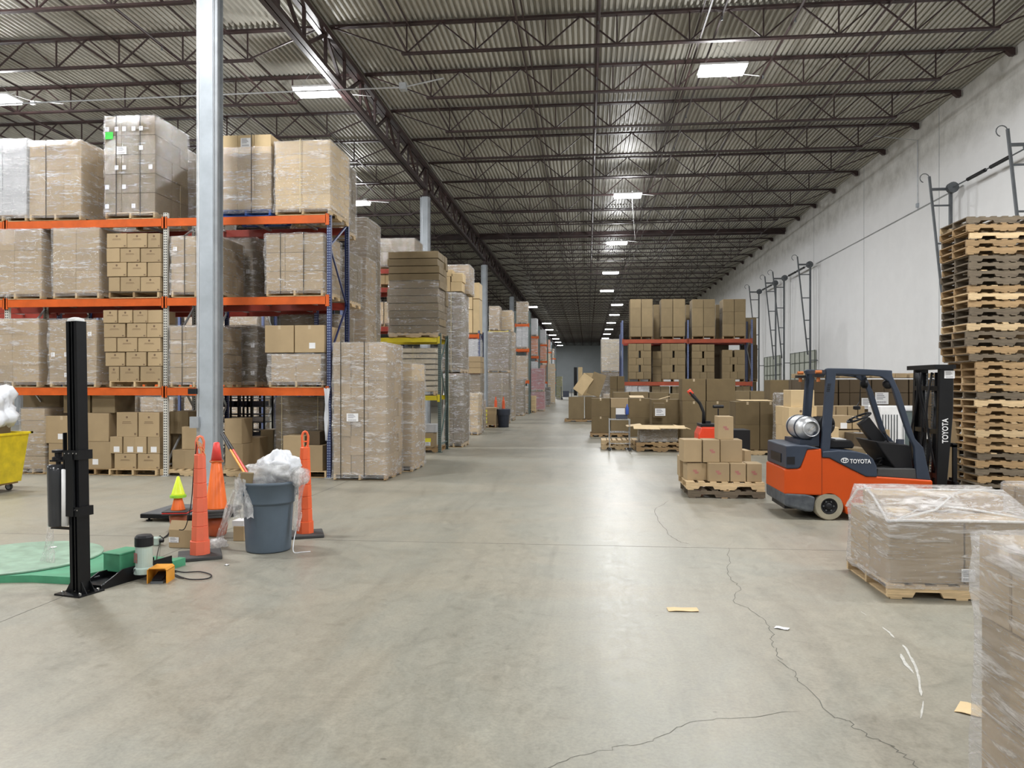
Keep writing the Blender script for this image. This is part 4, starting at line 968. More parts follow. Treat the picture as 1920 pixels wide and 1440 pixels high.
for i, (a, b, vt, rows) in enumerate(((578, 755, 520, 5), (840, 1022, 520, 5), (1075, 1250, 525, 5), (1312, 1488, 568, 4))):
    pallet(((WX(z8(a), YK)+WX(z8(b), YK))/2, YK+.5, lk[0]+.003), 1.0, 1.0, 1, PI/2, lod=1, label='dark pallet under the %s pinwheel block on the far blue rack' % nmk[i], group='pallets on the far blue rack')
    zt = WZ(v8(vt), z8(a), YK); zb_ = lk[0]+.131; rh = (zt-zb_)/rows
    for r in range(rows):
        f = ((0, .34, .66, 1), (0, .44, .56, 1))[r % 2] if rows else 0
        cells = [(f[0], f[1]), (f[1], f[2]), (f[2], f[3])] if r % 2 == 0 else [(0, .45), (.54, 1)]
        for c, (p, q) in enumerate(cells):
            carton(WX(z8(a+(b-a)*p), YK), WX(z8(a+(b-a)*q), YK), YK-.05+.01*(c % 2), .9, zb_+r*rh, zb_+(r+1)*rh, KRAFT_F, '%s carton of the %s pinwheel block on the far rack, %s tier up' % (('left', 'centre' if len(cells) == 3 else 'right', 'right')[c], nmk[i], ORD[r+1]), 'pinwheel-stacked cartons on the far rack')
load('narrow carton stack with white things on top, between pinwheel blocks of the far rack', WX(z8(766), YK+.4), WX(z8(838), YK+.4), YK+.4, lk[0]+.003, WZ(v8(575), z8(800), YK), d=.7, cols=1, rows=4, m=KRAFT_F, fm=None, pal=None, lod=1)
for i, (a, b) in enumerate(((560, 650), (655, 740), (760, 900), (920, 990), (1200, 1400), (1420, 1530))):
    load('low load on the floor under the far blue rack, %s from left' % ORD[i+1], WX(z8(a), YK), WX(z8(b), YK), YK, 0, WZ(v8(852), z8(a), YK), d=1, cols=2, rows=3, m=WHITEBOX if i < 2 else KRAFT_D, fm=FILM if i < 2 else None, lod=1, group='floor loads under the far blue rack')
for i, (a, b) in enumerate(((755, 770), (1022, 1060), (1250, 1306), (1488, 1530))):
    load('dark filler load for the shade, middle level of the far blue rack, %s gap' % ORD[i+1], WX(z8(a)-2, YK+1.5), WX(z8(b)+6, YK+1.5)+.2, YK+1.5, lk[0]+.003, lk[1]-.2, d=.9, cols=1, rows=3, m=KRAFT_V, fm=None, lod=1, group='back row of the far blue rack')  # very dark loads added behind the gaps to read as shade
    load('dark load deep on the top level of the far blue rack, %s gap' % ORD[i+1], WX(z8(a)-2, YK+2.6), WX(z8(b)+6, YK+2.6)+.2, YK+2.8, 0, lk[1]+1.2, d=.9, cols=1, rows=6, m=KRAFT_D, fm=None, lod=1, group='back row of the far blue rack')
# white tall wrapped stack and leaning cartons at the far end
Yw = 40.5
load('tall cream white wrapped stack left of the far blue rack', WX(1127.5, Yw), WX(1163, Yw), Yw, WZ(699, 1145, Yw), WZ(636, 1145, Yw), d=1.2, cols=1, rows=8, m=CREAMW, fm=FILM_H, lod=1)
load('carton stack under the tall cream white wrapped stack', WX(1127.5, Yw), WX(1163, Yw), Yw, 0, WZ(700, 1145, Yw), d=1.2, cols=2, rows=4, m=KRAFT_F, fm=FILM_H, lod=1)
gk = 'carton cluster right of the aisle'
def kb(u0, u1, z0, z1, Y, d, lab, m=KRAFT_C, tape=False, tilt=0, style=None, rz=0):
    o = carton(WX(u0, Y), WX(u1, Y), Y, d, z0, z1, m, lab, gk, style=style, tape=tape, rz=rz)
    if tilt: o.rotation_euler.y = tilt
    return o
Yl = W(1090, 791).y
pallet((WX(1090, Yl), Yl+.6, 0), 1.6, 1.2, 1, 0, lod=1, label='pallet under the leaning cartons by the aisle', group='floor pallets right of the aisle')
kb(1066, 1095, .13, 1.18, Yl, 1.0, 'tall carton under the leaning ones at the aisle edge, left', KRAFT_F); kb(1096.5, 1128, .13, 1.18, Yl+.1, 1.0, 'tall carton under the leaning ones at the aisle edge, right')
kb(1072, 1094, 1.42, 2.35, Yl+.1, .9, 'carton tipped far over at the top of the leaning pile, left one', KRAFT_L, tilt=.62)
kb(1099, 1124, 1.26, 2.35, Yl+.15, .9, 'carton tipped over at the top of the leaning pile, right one', KRAFT_F, tilt=.33)
load('wrapped carton stack right of the leaning pile', WX(1131, 36), WX(1162, 36), 36, 0, WZ(741, 1145, 36)+.05, d=1.1, cols=2, rows=3, m=KRAFT, fm=FILM_H, lod=1)
for i, (a, b, r) in enumerate(((1144, 1157, 0), (1157.5, 1171, 0), (1144, 1157, 1), (1157.5, 1171, 1))):
    Yq = 33.0; zq = (1.02, 1.58)[r]; kb(a, b, zq, zq+.55, Yq, .6, 'small carton of the 2 by 2 block left of the blue rack, %s %s' % (('lower', 'upper')[r], ('left', 'right')[i % 2]))
load('low carton block under the 2 by 2 block left of the blue rack', WX(1143, 33), WX(1172, 33), 33, 0, 1.015, d=.9, cols=2, rows=2, m=KRAFT_D, fm=None, lod=1)
# rows of big cartons
Y1 = W(1126, 819).y
pallet((WX(1126.5, Y1), Y1+.4, 0), .72, .9, 1, 0, lod=1, label='pallet under the leftmost double stack of the cluster', group='floor pallets right of the aisle')
zs = (.13, WZ(781, 1126, Y1), WZ(747, 1126, Y1)); kb(1109, 1143.5, zs[0], zs[1], Y1, .8, 'leftmost big carton of the cluster, lower of two', tape=True); kb(1109, 1143.5, zs[1], zs[2], Y1, .8, 'leftmost big carton of the cluster, upper of two', tape=True)
Y2 = 26.4
for i, (a, b) in enumerate(((1145, 1180),)):
    kb(a, b, .13, 1.0, Y2, .8, 'big carton behind the wire cart, lower', KRAFT_F); kb(a, b, 1.0, WZ(747, 1160, Y2), Y2, .8, 'big carton behind the wire cart, upper', KRAFT)
pallet((WX(1162, Y2), Y2+.4, 0), .8, .9, 1, 0, lod=1, label='pallet stack base behind the wire cart', group='floor pallets right of the aisle')
Y3b = 24.6
kb(1180.5, 1221, .13, WZ(784, 1200, Y3b), Y3b, .8, 'big carton left behind the open flaps, lower'); kb(1180, 1221, WZ(784, 1200, Y3b), WZ(747, 1200, Y3b), Y3b, .8, 'big carton left behind the open flaps, upper', tape=True)
Y4 = 23.4
kb(1222, 1279, .13, WZ(794, 1250, Y4), Y4, .9, 'big carton right behind the open flaps, lower'); kb(1222, 1279, WZ(794, 1250, Y4), WZ(749, 1250, Y4), Y4, .9, 'big carton right behind the open flaps, upper', tape=True)
o = kb(1226, 1247, WZ(783, 1236, Y4-.5), WZ(756, 1236, Y4-.5), Y4-.45, .35, 'small carton with a white sheet in front of the cluster')
sticker(o, .02, -.19, .16, .3, .22, PAPER); 
Y5b = 22.6; zz1 = WZ(752, 1300, Y5b); zz0 = WZ(794, 1300, Y5b)
for c, (a, b) in enumerate(((1279.5, 1323), (1324, 1367))):
    kb(a, b, zz0-.92, zz0, Y5b, .85, 'big carton behind the red pallet jack, bottom tier, %s' % ('left', 'right')[c]); kb(a, b, zz0, zz1, Y5b, .85, 'big carton behind the red pallet jack, middle tier, %s' % ('left', 'right')[c], tape=True)
for c, (a, b) in enumerate(((1279, 1323.5), (1325, 1379))):
    kb(a, b, zz1, WZ(710, 1300, Y5b), Y5b+.05, .85, 'biggest carton on top of the cluster, %s one' % ('left', 'right')[c], tape=(c == 0))
Y6b = W(1400, 853).y
pallet((WX(1418, Y6b), Y6b+.42, 0), 1.32, .9, 0, 0, label='pale pallet under the right double cartons of the cluster', group='floor pallets right of the aisle')
zb1, zb2 = WZ(797, 1420, Y6b), WZ(753, 1420, Y6b)
for c, (a, b) in enumerate(((1379, 1424.5), (1425, 1465))):
    kb(a, b, .13, zb1, Y6b, .85, 'big carton on the pale pallet of the cluster, lower %s' % ('left', 'right')[c]); kb(a, b, zb1, zb2, Y6b, .85, 'big carton on the pale pallet of the cluster, upper %s' % ('left', 'right')[c], tape=True)
Y7b = 27.5
for i, (a, b, vt) in enumerate(((1150, 1180, 735), (1181, 1216, 735), (1217, 1254, 736), (1255, 1279, 738))):
    kb(a, b, .0, WZ(vt, (a+b)/2, Y7b), Y7b, .9, 'back row carton showing its top strip behind the cluster, %s from left' % ORD[i+1], KRAFT_F)
for i, (a, b) in enumerate(((1379, 1406), (1407, 1434))):
    kb(a, b, .0, WZ(733, 1400, 25.5), 25.5, .9, 'back row carton right of the biggest ones, %s' % ('left', 'right')[i], KRAFT_F)
kb(1436, 1441, 0, WZ(735, 1440, 25.6), 25.6, .9, 'narrow pale carton beside the back row')
kb(1444, 1494, 1.13, WZ(712, 1470, 23.5), 23.5, .8, 'single carton raised at the right end of the cluster'); kb(1440, 1492, 0, 1.13, 23.5, .8, 'carton under the raised single one, right end of the cluster')
load('round-shouldered wrapped load left of the forklift guard', WX(1464, 18.6), WX(1500, 18.6), 18.6, 0, WZ(738, 1480, 18.6), d=.7, cols=1, rows=3, m=KRAFT_D, fm=FILM_H, pal=0)
# loose flaps and flat sheets on top of the cluster
def sheet(u0, u1, Y, z, d, lab, tilt=.0, roll=0):
    o = MB().box(-.5, .5, -.5, .5, 0, .006).obj('cardboard_sheet', KRAFT_L, label=lab, cat='cardboard'); x0, x1 = WX(u0, Y), WX(u1, Y); o.location = ((x0+x1)/2, Y+d/2, z); o.scale = (x1-x0, d, 1); o.rotation_euler = (tilt, roll, 0); return o
sheet(1181, 1208, Y3b, WZ(747, 1200, Y3b)+.05, .6, 'flat cardboard sheet on the cartons behind the wire cart', .1)
sheet(1236, 1257, Y4+.2, WZ(749, 1250, Y4)+.045, .3, 'bent cardboard strip on the cartons behind the open flaps', 0, -.28)
sheet(1390, 1450, Y6b+.1, zb2+.02, .7, 'flat cardboard sheet on the pale pallet double cartons', .03)
# open carton with wide flaps on two pallets
Yo = W(1240, 847).y; xo0, xo1 = WX(1193, Yo), WX(1284, Yo)
for k in range(2): pallet(((xo0+xo1)/2, Yo+.5, k*.1275), xo1-xo0, 1.0, 1-k, 0, label='%s pallet of the pair under the open-flapped carton' % ('lower', 'upper')[k], group='pallets under the open-flapped carton')
t = thing('open_carton', 'wrapped kraft carton with wide open flaps on two pallets', 'box', ((xo0+xo1)/2-.04, Yo+.5, .255))
w2 = (xo1-xo0)/2-.16; hz = WZ(799, 1240, Yo)-.255
MB().box(-w2, w2, -.40, -.39, 0, hz).box(-w2, w2, .39, .40, 0, hz).box(-w2, -w2+.01, -.4, .4, 0, hz).box(w2-.01, w2, -.4, .4, 0, hz).box(-w2, w2, -.4, .4, 0, .01).obj('body', KRAFT_D, t)
for sx in (-1, 1):
    MB().box(0, .40, -.42, .40, 0, .006).obj('flap', KRAFT_L, t).location = (sx*w2*.0 if False else (-w2-.36 if sx < 0 else w2-.02), 0, hz-.03 if sx < 0 else hz)
    t.children[-1].rotation_euler = (0, -.12 if sx < 0 else .22, 0)
MB().box(-w2-.2, .02, -.40, 0, 0, .006).obj('flap', KRAFT_L, t).location = (0, -.38, hz+.01); t.children[-1].rotation_euler = (.22, .02, 0)
MB().box(0, w2+.2, -.40, 0, 0, .006).obj('flap', KRAFT_L, t).location = (0, -.38, hz+.01); t.children[-1].rotation_euler = (.16, .0, 0)
film_me(w2*2, .8, hz*.95, 0, 'none', .02, 77).obj('stretch_film', FILM_H, t, smooth=True)
# wire cart
Yt = W(1165, 846).y; xc = WX(1162, Yt)
t = thing('wire_cart', 'silver wire cart with paper tray and blue bottle before the cluster', 'cart', (xc, Yt+.3, 0))
for k, (sx, sy) in enumerate(((-.27, -.25), (.27, -.25), (-.27, .25), (.27, .25))):
    MB().tube([(sx, sy, .09), (sx, sy, .86)], .012, 6).obj('leg', GALV, t)
    MB().lathe([(.045, -.015), (.045, .015)], (0, 0, 0), 12, Matrix.Translation((sx, sy, .045)) @ Matrix.Rotation(PI/2, 4, 'X')).obj('caster', RUBBER, t)
for z in (.2, .5, .84):
    mb = MB().tube([(-.27, -.25, z), (.27, -.25, z), (.27, .25, z), (-.27, .25, z), (-.27, -.25, z)], .008, 5)
    for k in range(8): mb.tube([(-.24+k*.07, -.25, z), (-.24+k*.07, .25, z)], .004, 4)
    mb.obj('wire_shelf', GALV, t)
carton(xc-.1, xc+.22, Yt+.1, .35, .86, .98, BLUEBIN, 'dark box on the wire cart', 'things on the wire cart')
MB().box(-.12, .12, 0, .004, 0, .17).obj('paper_sheet', PAPER, label='white sheet standing on the wire cart', cat='paper').location = (xc+.02, Yt+.08, .98)
MB().lathe([(.04, 0), (.045, .02), (.045, .18), (.02, .24), (.018, .28)], (0, 0, 0), 14).obj('bottle', BLUEP, label='dark blue bottle on the wire cart', cat='bottle', smooth=True).location = (xc+.2, Yt+.06, .98)
for i, z in enumerate((.215, .345)): pallet((xc+.02, Yt+.9, z-.215), 1.0, .9, 0, 0, lod=1, label='empty pale pallet behind the wire cart, %s one' % ('lower', 'upper')[i], group='empty pallets behind the wire cart')

# pallet of cartons with red and white emblems
Yp2 = 12.36; xp0 = WX(1289, Yp2); xp1 = WX(1434, Yp2); pc = ((xp0+xp1)/2, Yp2+.51)
pallet((pc[0]+.01, pc[1], 0), xp1-xp0, 1.02, 2, .0, label='dark stained lower pallet under the emblem cartons', group='pallets under the emblem cartons', mix=.1)
pallet((pc[0]-.01, pc[1]+.01, .128), xp1-xp0+.02, 1.04, 0, .0, label='pale upper pallet under the emblem cartons', group='pallets under the emblem cartons', mix=0)
z1c = lambda x: 1240+x*.25
EZ = .2555; ge = 'cartons with red and white emblems'
def eb(a, b, z0, z1, Y, d, lab, st='emblem', rz=0, m=KRAFT):
    x0, x1 = WX(z1c(a), Y), WX(z1c(b), Y); return carton(x0, x1, Y, d, z0, z1, m, lab, ge, style=st, rz=rz)
ztop = WZ(680+755*.25, 1350, Yp2+.05); zm = WZ(680+580*.25, 1340, Yp2+.15)
eb(350, 514, EZ, ztop, Yp2+.06, .40, 'emblem carton in the front row, left of three'); eb(516, 638, EZ, ztop, Yp2+.06, .40, 'emblem carton in the front row, middle of three'); eb(640, 757, EZ, ztop, Yp2+.06, .40, 'emblem carton in the front row, right of three')
eb(188, 338, EZ, ztop-.01, Yp2+.2, .40, 'emblem carton under the two at the left end of the pallet', rz=.05); eb(136, 186, EZ, ztop+.05, Yp2+.62, .38, 'carton at the far left back corner of the emblem pallet', None)
eb(158, 300, ztop+.001, zm, Yp2+.18, .40, 'tall carton on the upper row, leftmost', None, .08); eb(312, 440, ztop+.001, zm, Yp2+.16, .40, 'emblem carton on the upper row, middle'); eb(442, 608, ztop+.001, zm, Yp2+.20, .40, 'plain carton on the upper row, right', None)
eb(425, 543, zm+.001, zm+.37, Yp2+.24, .38, 'single carton at the very top of the emblem pile')
eb(345, 600, EZ, ztop, Yp2+.55, .4, 'carton hidden at the back of the emblem pallet', None)
eb(612, 668, EZ, zm-.2, Yp2+.6, .4, 'carton with raised flap at the back right of the emblem pallet', None, .1)
# electric pallet jack behind it
t = thing('pallet_jack', 'red and black electric pallet jack behind the emblem cartons', 'pallet jack', (WX(1327, 15.3), 15.3, 0))
mb = MB().prism([(-.22, .1), (.16, .1), (.16, .88), (.10, .98), (-.16, .98), (-.22, .84)], -.3, .3); o = mb.obj('body', JACKRED, t); bv = o.modifiers.new('bevel', 'BEVEL'); bv.width = .03; bv.segments = 3; fixnormals(o.data)
MB().box(-.17, .13, -.28, .28, .98, 1.03).box(-.05, .05, -.06, .06, 1.03, 1.08).obj('hood_top', BLACKP, t)
MB().tube([(-.08, 0, 1.03), (-.08, 0, 1.25), (-.15, 0, 1.42), (-.32, 0, 1.62)], [.035, .03, .03, .032], 8).obj('handle', BLACKP, t, smooth=True)
MB().tube([(-.30, 0, 1.60), (-.37, 0, 1.68)], .045, 8).obj('red_tip', JACKRED, t, smooth=True)
MB().tube([(-.17, -.1, 1.44), (-.36, -.1, 1.64)], .02, 6).tube([(-.17, .1, 1.44), (-.36, .1, 1.64)], .02, 6).obj('grip', BLACKP, t)
MB().box(.18, .9, -.28, -.12, .06, .12).box(.18, .9, .12, .28, .06, .12).obj('fork', JACKRED, t)
MB().box(.16, .75, -.28, .28, .12, .92).obj('battery_box', BLACKP, t)
MB().tube([(.2, 0, .92), (.2, 0, 1.32)], .014, 6).tube([(.1, -.03, 1.36), (.3, .03, 1.36)], .03, 8).obj('load_backrest_mirror', BLACKP, t)
MB().lathe([(.09, -.05), (.09, .05)], (0, 0, 0), 14, Matrix.Translation((0, -.1, .09)) @ Matrix.Rotation(PI/2, 4, 'X')).obj('wheel', RUBBER, t)

# cream carton stack left of the forklift
gc = 'cream carton stack beside the forklift'; xq = 3.22; Yq0 = 12.85
pallet((xq+.62, Yq0+.52, 0), 1.22, 1.02, 0, 0, label='pale pallet under the cream carton stack, tail of the forklift', group='floor pallets right of the aisle')
rows_c = [(.128, .46, KRAFT, 'bottom'), (.461, .76, KRAFT_D, 'second'), (.761, 1.10, KRAFT_L, 'third'), (1.101, 1.42, KRAFT_L, 'fourth')]
for r, (a, b, m_, nm_) in enumerate(rows_c):
    for c in range((3, 3, 2, 1)[r]):
        x_ = xq+.03+c*.40+(.03 if r == 1 else 0)
        carton(x_, x_+.39, Yq0+.04, .45, a, b, m_, '%s row cream-tan carton of the stack at the forklift tail, %s from left' % (nm_, ORD[c+1]), gc, style='print' if c < 2 and r in (2, 3) else ('tag' if r == 1 else None), jit=.01)
    carton(xq+.05, xq+.62, Yq0+.52, .48, a, b, m_, '%s row carton at the back of the stack at the forklift tail' % nm_, gc, jit=.01)
carton(xq+.08, xq+.46, Yq0+.1, .5, 1.421, 1.70, KRAFT_L, 'wide cream carton topping the stack at the forklift tail', gc)
# dark carton wall and boxes seen through the forklift
gw = 'boxes behind the forklift'
Yd = 17.6
for k, (a, b) in enumerate(((1502, 1572), (1573, 1634), (1635, 1704), (1705, 1762))):
    load('dark brown carton block behind the forklift, %s from left' % ORD[k+1], WX(a, Yd), WX(b, Yd), Yd, 0, WZ(711, 1600, Yd), d=1.1, cols=(3, 3, 3, 2)[k], rows=6, m=KRAFT_V, fm=None, pal=1, group=gw, papers=((.85, .72, .24, .24),) if k == 1 else (((.25, .78, .28, .26),) if k == 2 else ()))
    load('row of flat cartons on top of the dark block behind the forklift, %s' % ORD[k+1], WX(a+1, Yd), WX(b-2, Yd), Yd+.02, WZ(711, 1600, Yd)+.03, WZ(703, 1600, Yd)+.035, d=.9, cols=3, rows=1, m=KRAFT, fm=None, pal=None, group=gw, lod=1)
load('low dark block in front of the carton wall behind the forklift', WX(1530, Yd-.8), WX(1640, Yd-.8), Yd-.75, 0, WZ(780, 1580, Yd-.8)-.002, d=.7, cols=4, rows=4, m=KRAFT_V, fm=None, pal=1, group=gw, lod=1)
for i, (a, b) in enumerate(((1530, 1549), (1550, 1567), (1568, 1589), (1590, 1608), (1609, 1622))):
    cpx(a, b, 761, 780, Yd-.72, .5, m=KRAFT, label='small carton in the row seen under the forklift guard, %s from left' % ORD[i+1], group=gw)
Ye = 15.0
def fb(a, b, z0, z1, Y, d, lab, m=KRAFT, st=None, rz=0): return carton(WX(a, Y), WX(b, Y), Y, d, z0, z1, m, lab, gw, style=st, rz=rz)
pallet((WX(1592, Ye), Ye+.5, 0), 1.22, 1.02, 1, 0, lod=1, label='pallet hidden behind the forklift seat', group='floor pallets right of the aisle')
fb(1555, 1597, .13, .72, Ye, .6, 'lower carton behind the forklift seat'); fb(1555, 1612, .722, WZ(807, 1580, Ye), Ye, .6, 'open-topped carton behind the forklift seat', KRAFT)
fb(1560, 1598, WZ(805, 1580, Ye), WZ(780, 1580, Ye), Ye+.1, .5, 'carton with a white tag behind the forklift steering wheel', KRAFT, 'tag'); fb(1599, 1618, WZ(805, 1600, Ye), WZ(782, 1600, Ye), Ye+.1, .5, 'narrow carton beside the white-tag carton behind the forklift')
o = fb(1607, 1619, .9, WZ(815, 1613, 14.6), 14.6, .2, 'small white box behind the forklift seat', WHITEBOX); o.location.z = .9
fb(1600, 1624, 0, .898, 14.5, .5, 'brown carton under the small white box behind the forklift', KRAFT_V)
Yf2 = 14.2
pallet((WX(1640, Yf2), Yf2+.45, 0), 1.1, .95, 0, 0, lod=1, label='pale pallet seen between forklift seat and dash', group='floor pallets right of the aisle')
fb(1618, 1648, .13, .56, Yf2, .5, 'cream carton seen between forklift seat and dash', KRAFT_L); fb(1649, 1668, .13, .56, Yf2, .5, 'second cream carton behind the forklift dash', KRAFT_L)
fb(1637, 1664, .562, .98, Yf2+.1, .5, 'tilted open carton behind the forklift steering column', KRAFT, rz=.3)
t = thing('display_cabinet', 'white cabinet with a grey glass door behind the forklift guard', 'cabinet', (WX(1695, 14.6), 14.6, 0))
hC = WZ(762, 1690, 14.6)
MB().cbox(-.42, .42, 0, .6, 0, hC, .012).obj('body', PAINTW, t); MB().box(-.02, .38, -.02, 0, .5, hC-.06).obj('glass_door', GLASSD, t); MB().box(-.02, .0, -.04, -.02, .5, hC-.06).box(.36, .38, -.04, -.02, .5, hC-.06).box(-.02, .38, -.04, -.02, hC-.08, hC-.06).obj('door_frame', ALU, t)
for k in range(6): MB().box(-.38+k*.05, -.36+k*.05, -.006, 0, .5, hC-.15).obj('vent_slot', DARKSTEEL, t)
carton(WX(1768, 14.4), WX(1800, 14.4), 14.4, .3, 0, WZ(790, 1780, 14.4), KRAFT, 'narrow kraft carton between forklift mast and pallet stack', gw)

# tall pallet stack
GX, GY = 6.40+.61, 13.64+.51; R = random.Random(4)
tone = {0: 2, 1: 1, 2: 2, 3: 1, 4: 1, 5: 2, 6: 2, 7: 2, 8: 2, 9: 1, 10: 1, 11: 1, 12: 2, 13: 2, 14: 0, 15: 2, 16: 2, 17: 1, 18: 2, 19: 1, 20: 1, 21: 1, 22: 1, 23: 2, 24: 0, 25: 1, 26: 1, 27: 1, 28: 0, 29: 1, 30: 1, 31: 2, 32: 1, 33: 2, 34: 1, 35: 2}
tw = {0: 'pale wooden', 1: 'tan wooden', 2: 'weathered grey-brown wooden'}
for i in range(36):
    up = i < 19; dx = (-.03 if up else .12)+R.uniform(-.03, .03)
    pallet((GX+dx, GY+R.uniform(-.02, .02), (35-i)*.1283), 1.22, 1.02, tone[i], R.uniform(-.02, .02), label='%s pallet, %s from the top of the tall stack behind the forklift' % (tw[tone[i]], ORD[i+1]), group='pallets of the tall stack', mix=.15)
# ------------------------------------------------------------------ forklift
FY = 10.5; FX0 = WX(1470, FY)
def fq(zx, zy):
    u = 1440+zx*.2361; v = 660+zy*.2361; return (WX(u, FY)-FX0, WZ(v, u, FY))
def poly(l): return [fq(a, b) for a, b in l]
FW = 1.07
fk = thing('forklift', 'orange and blue-grey forklift truck parked side-on with lowered mast', 'forklift', (FX0, FY, 0))
def bevel(o, w=.015, s=2):
    fixnormals(o.data); b = o.modifiers.new('bevel', 'BEVEL'); b.width = w; b.segments = s; b.limit_method = 'ANGLE'
    return o
def text_me(s, size, m, depth=.002, outline=False):
    cu = bpy.data.curves.new('lettering', 'FONT'); cu.body = s; cu.size = size; cu.extrude = depth; cu.align_x = 'LEFT'; cu.resolution_u = 3
    cu.offset = size*.018
    tmp = bpy.data.objects.new('tmp', cu); COL.objects.link(tmp); bpy.context.view_layer.update()
    me = bpy.data.meshes.new_from_object(tmp.evaluated_get(bpy.context.evaluated_depsgraph_get())); bpy.data.objects.remove(tmp); me.materials.clear(); me.materials.append(m); return me
body = poly([(130, 1130), (132, 930), (255, 925), (285, 850), (310, 775), (425, 765), (430, 840), (490, 842), (560, 880), (640, 920), (780, 990), (870, 990), (1310, 1020), (1310, 1235), (1130, 1290), (650, 1290), (622, 1290), (608, 1235), (575, 1180), (525, 1145), (430, 1140)])
bevel(MB().prism(body, 0, FW).obj('body', TRUCKO, fk), .022, 3)
cap = poly([(143, 928), (145, 745), (200, 738), (320, 742), (425, 768), (312, 777), (285, 850), (262, 905), (240, 928)])
bevel(MB().prism(cap, -.008, FW+.008).obj('counterweight_cap', TRUCKB, fk), .02, 3)
a, b = fq(150, 892), fq(212, 832)
MB().box(a[0]-.004, b[0], -.012, .02, a[1], b[1]).obj('tow_recess_shade', BLACKP, fk)  # black block stands in for the shade inside the recess
MB().box(a[0]-.02, a[0]+.03, .25, .82, a[1], b[1]+.02).obj('rear_grille', BLACKP, fk)
bevel(MB().prism(poly([(130, 1118), (300, 1128), (378, 1152), (372, 1200), (362, 1272), (300, 1268), (135, 1222)]), -.006, FW+.006).obj('bumper', BUMPER, fk), .03, 3)
MB().box(fq(428, 900)[0]-.002, fq(428, 900)[0]+.002, -.0015, .002, fq(428, 1135)[1], fq(428, 770)[1]).obj('panel_seam', BLACKP, fk)
bevel(MB().prism(poly([(430, 838), (432, 790), (560, 782), (700, 790), (790, 812), (835, 850), (862, 905), (868, 992), (780, 990), (640, 920), (560, 880), (490, 842)]), -.01, FW+.01).obj('hood', TRUCKB, fk), .015, 3)
def wheel(cx, cz, r, y, w=.17, side=-1):
    M = Matrix.Translation((cx, y, cz)) @ Matrix.Rotation(PI/2, 4, 'X')
    tr = MB().lathe([(r*.58, -w/2), (r*.93, -w/2), (r, -w*.36), (r, w*.36), (r*.93, w/2), (r*.58, w/2)], (0, 0, 0), 32, M, ring=True).obj('wheel', TYRE, fk, smooth=False)
    MB().lathe([(r*.60, -w*.40), (r*.56, w*.44), (r*.5, w*.44), (r*.42, w*.25), (r*.26, w*.25), (r*.22, w*.48), (r*.08, w*.5)], (0, 0, 0), 24, M).obj('hub', BLACKP, tr, smooth=True)
    for k in range(6):
        q = 2*PI*k/6; MB().tube([(cx+r*.35*math.cos(q), y-w*.25, cz+r*.35*math.sin(q)), (cx+r*.35*math.cos(q), y-w*.36, cz+r*.35*math.sin(q))], .012, 6).obj('wheel_nut', DARKSTEEL, tr)
cx, cz = fq(487, 1252); rw = .186
wheel(cx, rw, rw, .085); wheel(cx, rw, rw, FW-.085)
cx2 = fq(1180, 1250)[0]; wheel(cx2, .21, .21, .09, .18); wheel(cx2, .21, .21, FW-.09, .18)
MB().box(.05, cx2+.1, .18, FW-.18, .12, .4).obj('chassis', BLACKP, fk)
# overhead guard: two side frames and roof bars
side_p = poly([(425, 832), (470, 172), (462, 135), (480, 128), (700, 132), (992, 146), (995, 190), (1060, 330), (1130, 560), (1175, 690), (1240, 760), (1300, 1022), (1188, 1012), (1170, 760), (1112, 640), (1040, 430), (1000, 300), (965, 235), (905, 196), (800, 184), (545, 176), (493, 832)])
for y in (.02, FW-.09): bevel(MB().prism(side_p, y, y+.07).obj('guard_frame', TRUCKB, fk), .01, 2)
gx0, gz0 = fq(475, 150); gx1, gz1 = fq(990, 165)
for i in range(8):
    f = i/7; x = gx0+.02+(gx1-gx0-.06)*f; z = gz0+(gz1-gz0)*f
    MB().box(x-.02, x+.02, .09, FW-.09, z-.03, z+.015).obj('roof_bar', TRUCKB, fk)
a = fq(468, 300); 
for k in range(5):
    px_, pz_ = fq(492-3*k, 255+k*14); MB().box(px_-.022, px_+.022, .017, .021, pz_-.005, pz_+.005).obj('vent_slot', BLACKP, fk)
lx, lz = fq(455, 158)
for y in (.06, FW-.14):
    MB().tube([(lx-.03, y, lz), (lx-.11, y, lz)], .024, 10).obj('rear_lamp', BEAD, fk); MB().tube([(lx-.06, y+.04, lz-.06), (lx-.06, y+.04, lz-.13)], .024, 10).obj('rear_lamp', BEAD, fk)
    MB().box(lx-.12, lx+.0, y-.03, y+.1, lz-.07, lz-.035).obj('lamp_bracket', BLACKP, fk)
for (zx, y) in ((935, .10), (935, FW-.12)):
    hx, hz_ = fq(zx+40, 255); MB().lathe([(.03, -.06), (.06, -.03), (.066, .02), (.05, .03)], (0, 0, 0), 16, Matrix.Translation((hx, y, hz_)) @ Matrix.Rotation(PI/2, 4, 'Y')).obj('head_lamp', BLACKP, fk, smooth=True)
    MB().bar((hx, y, hz_), (hx+.02, y, hz_+.1), .02).obj('lamp_bracket', BLACKP, fk)
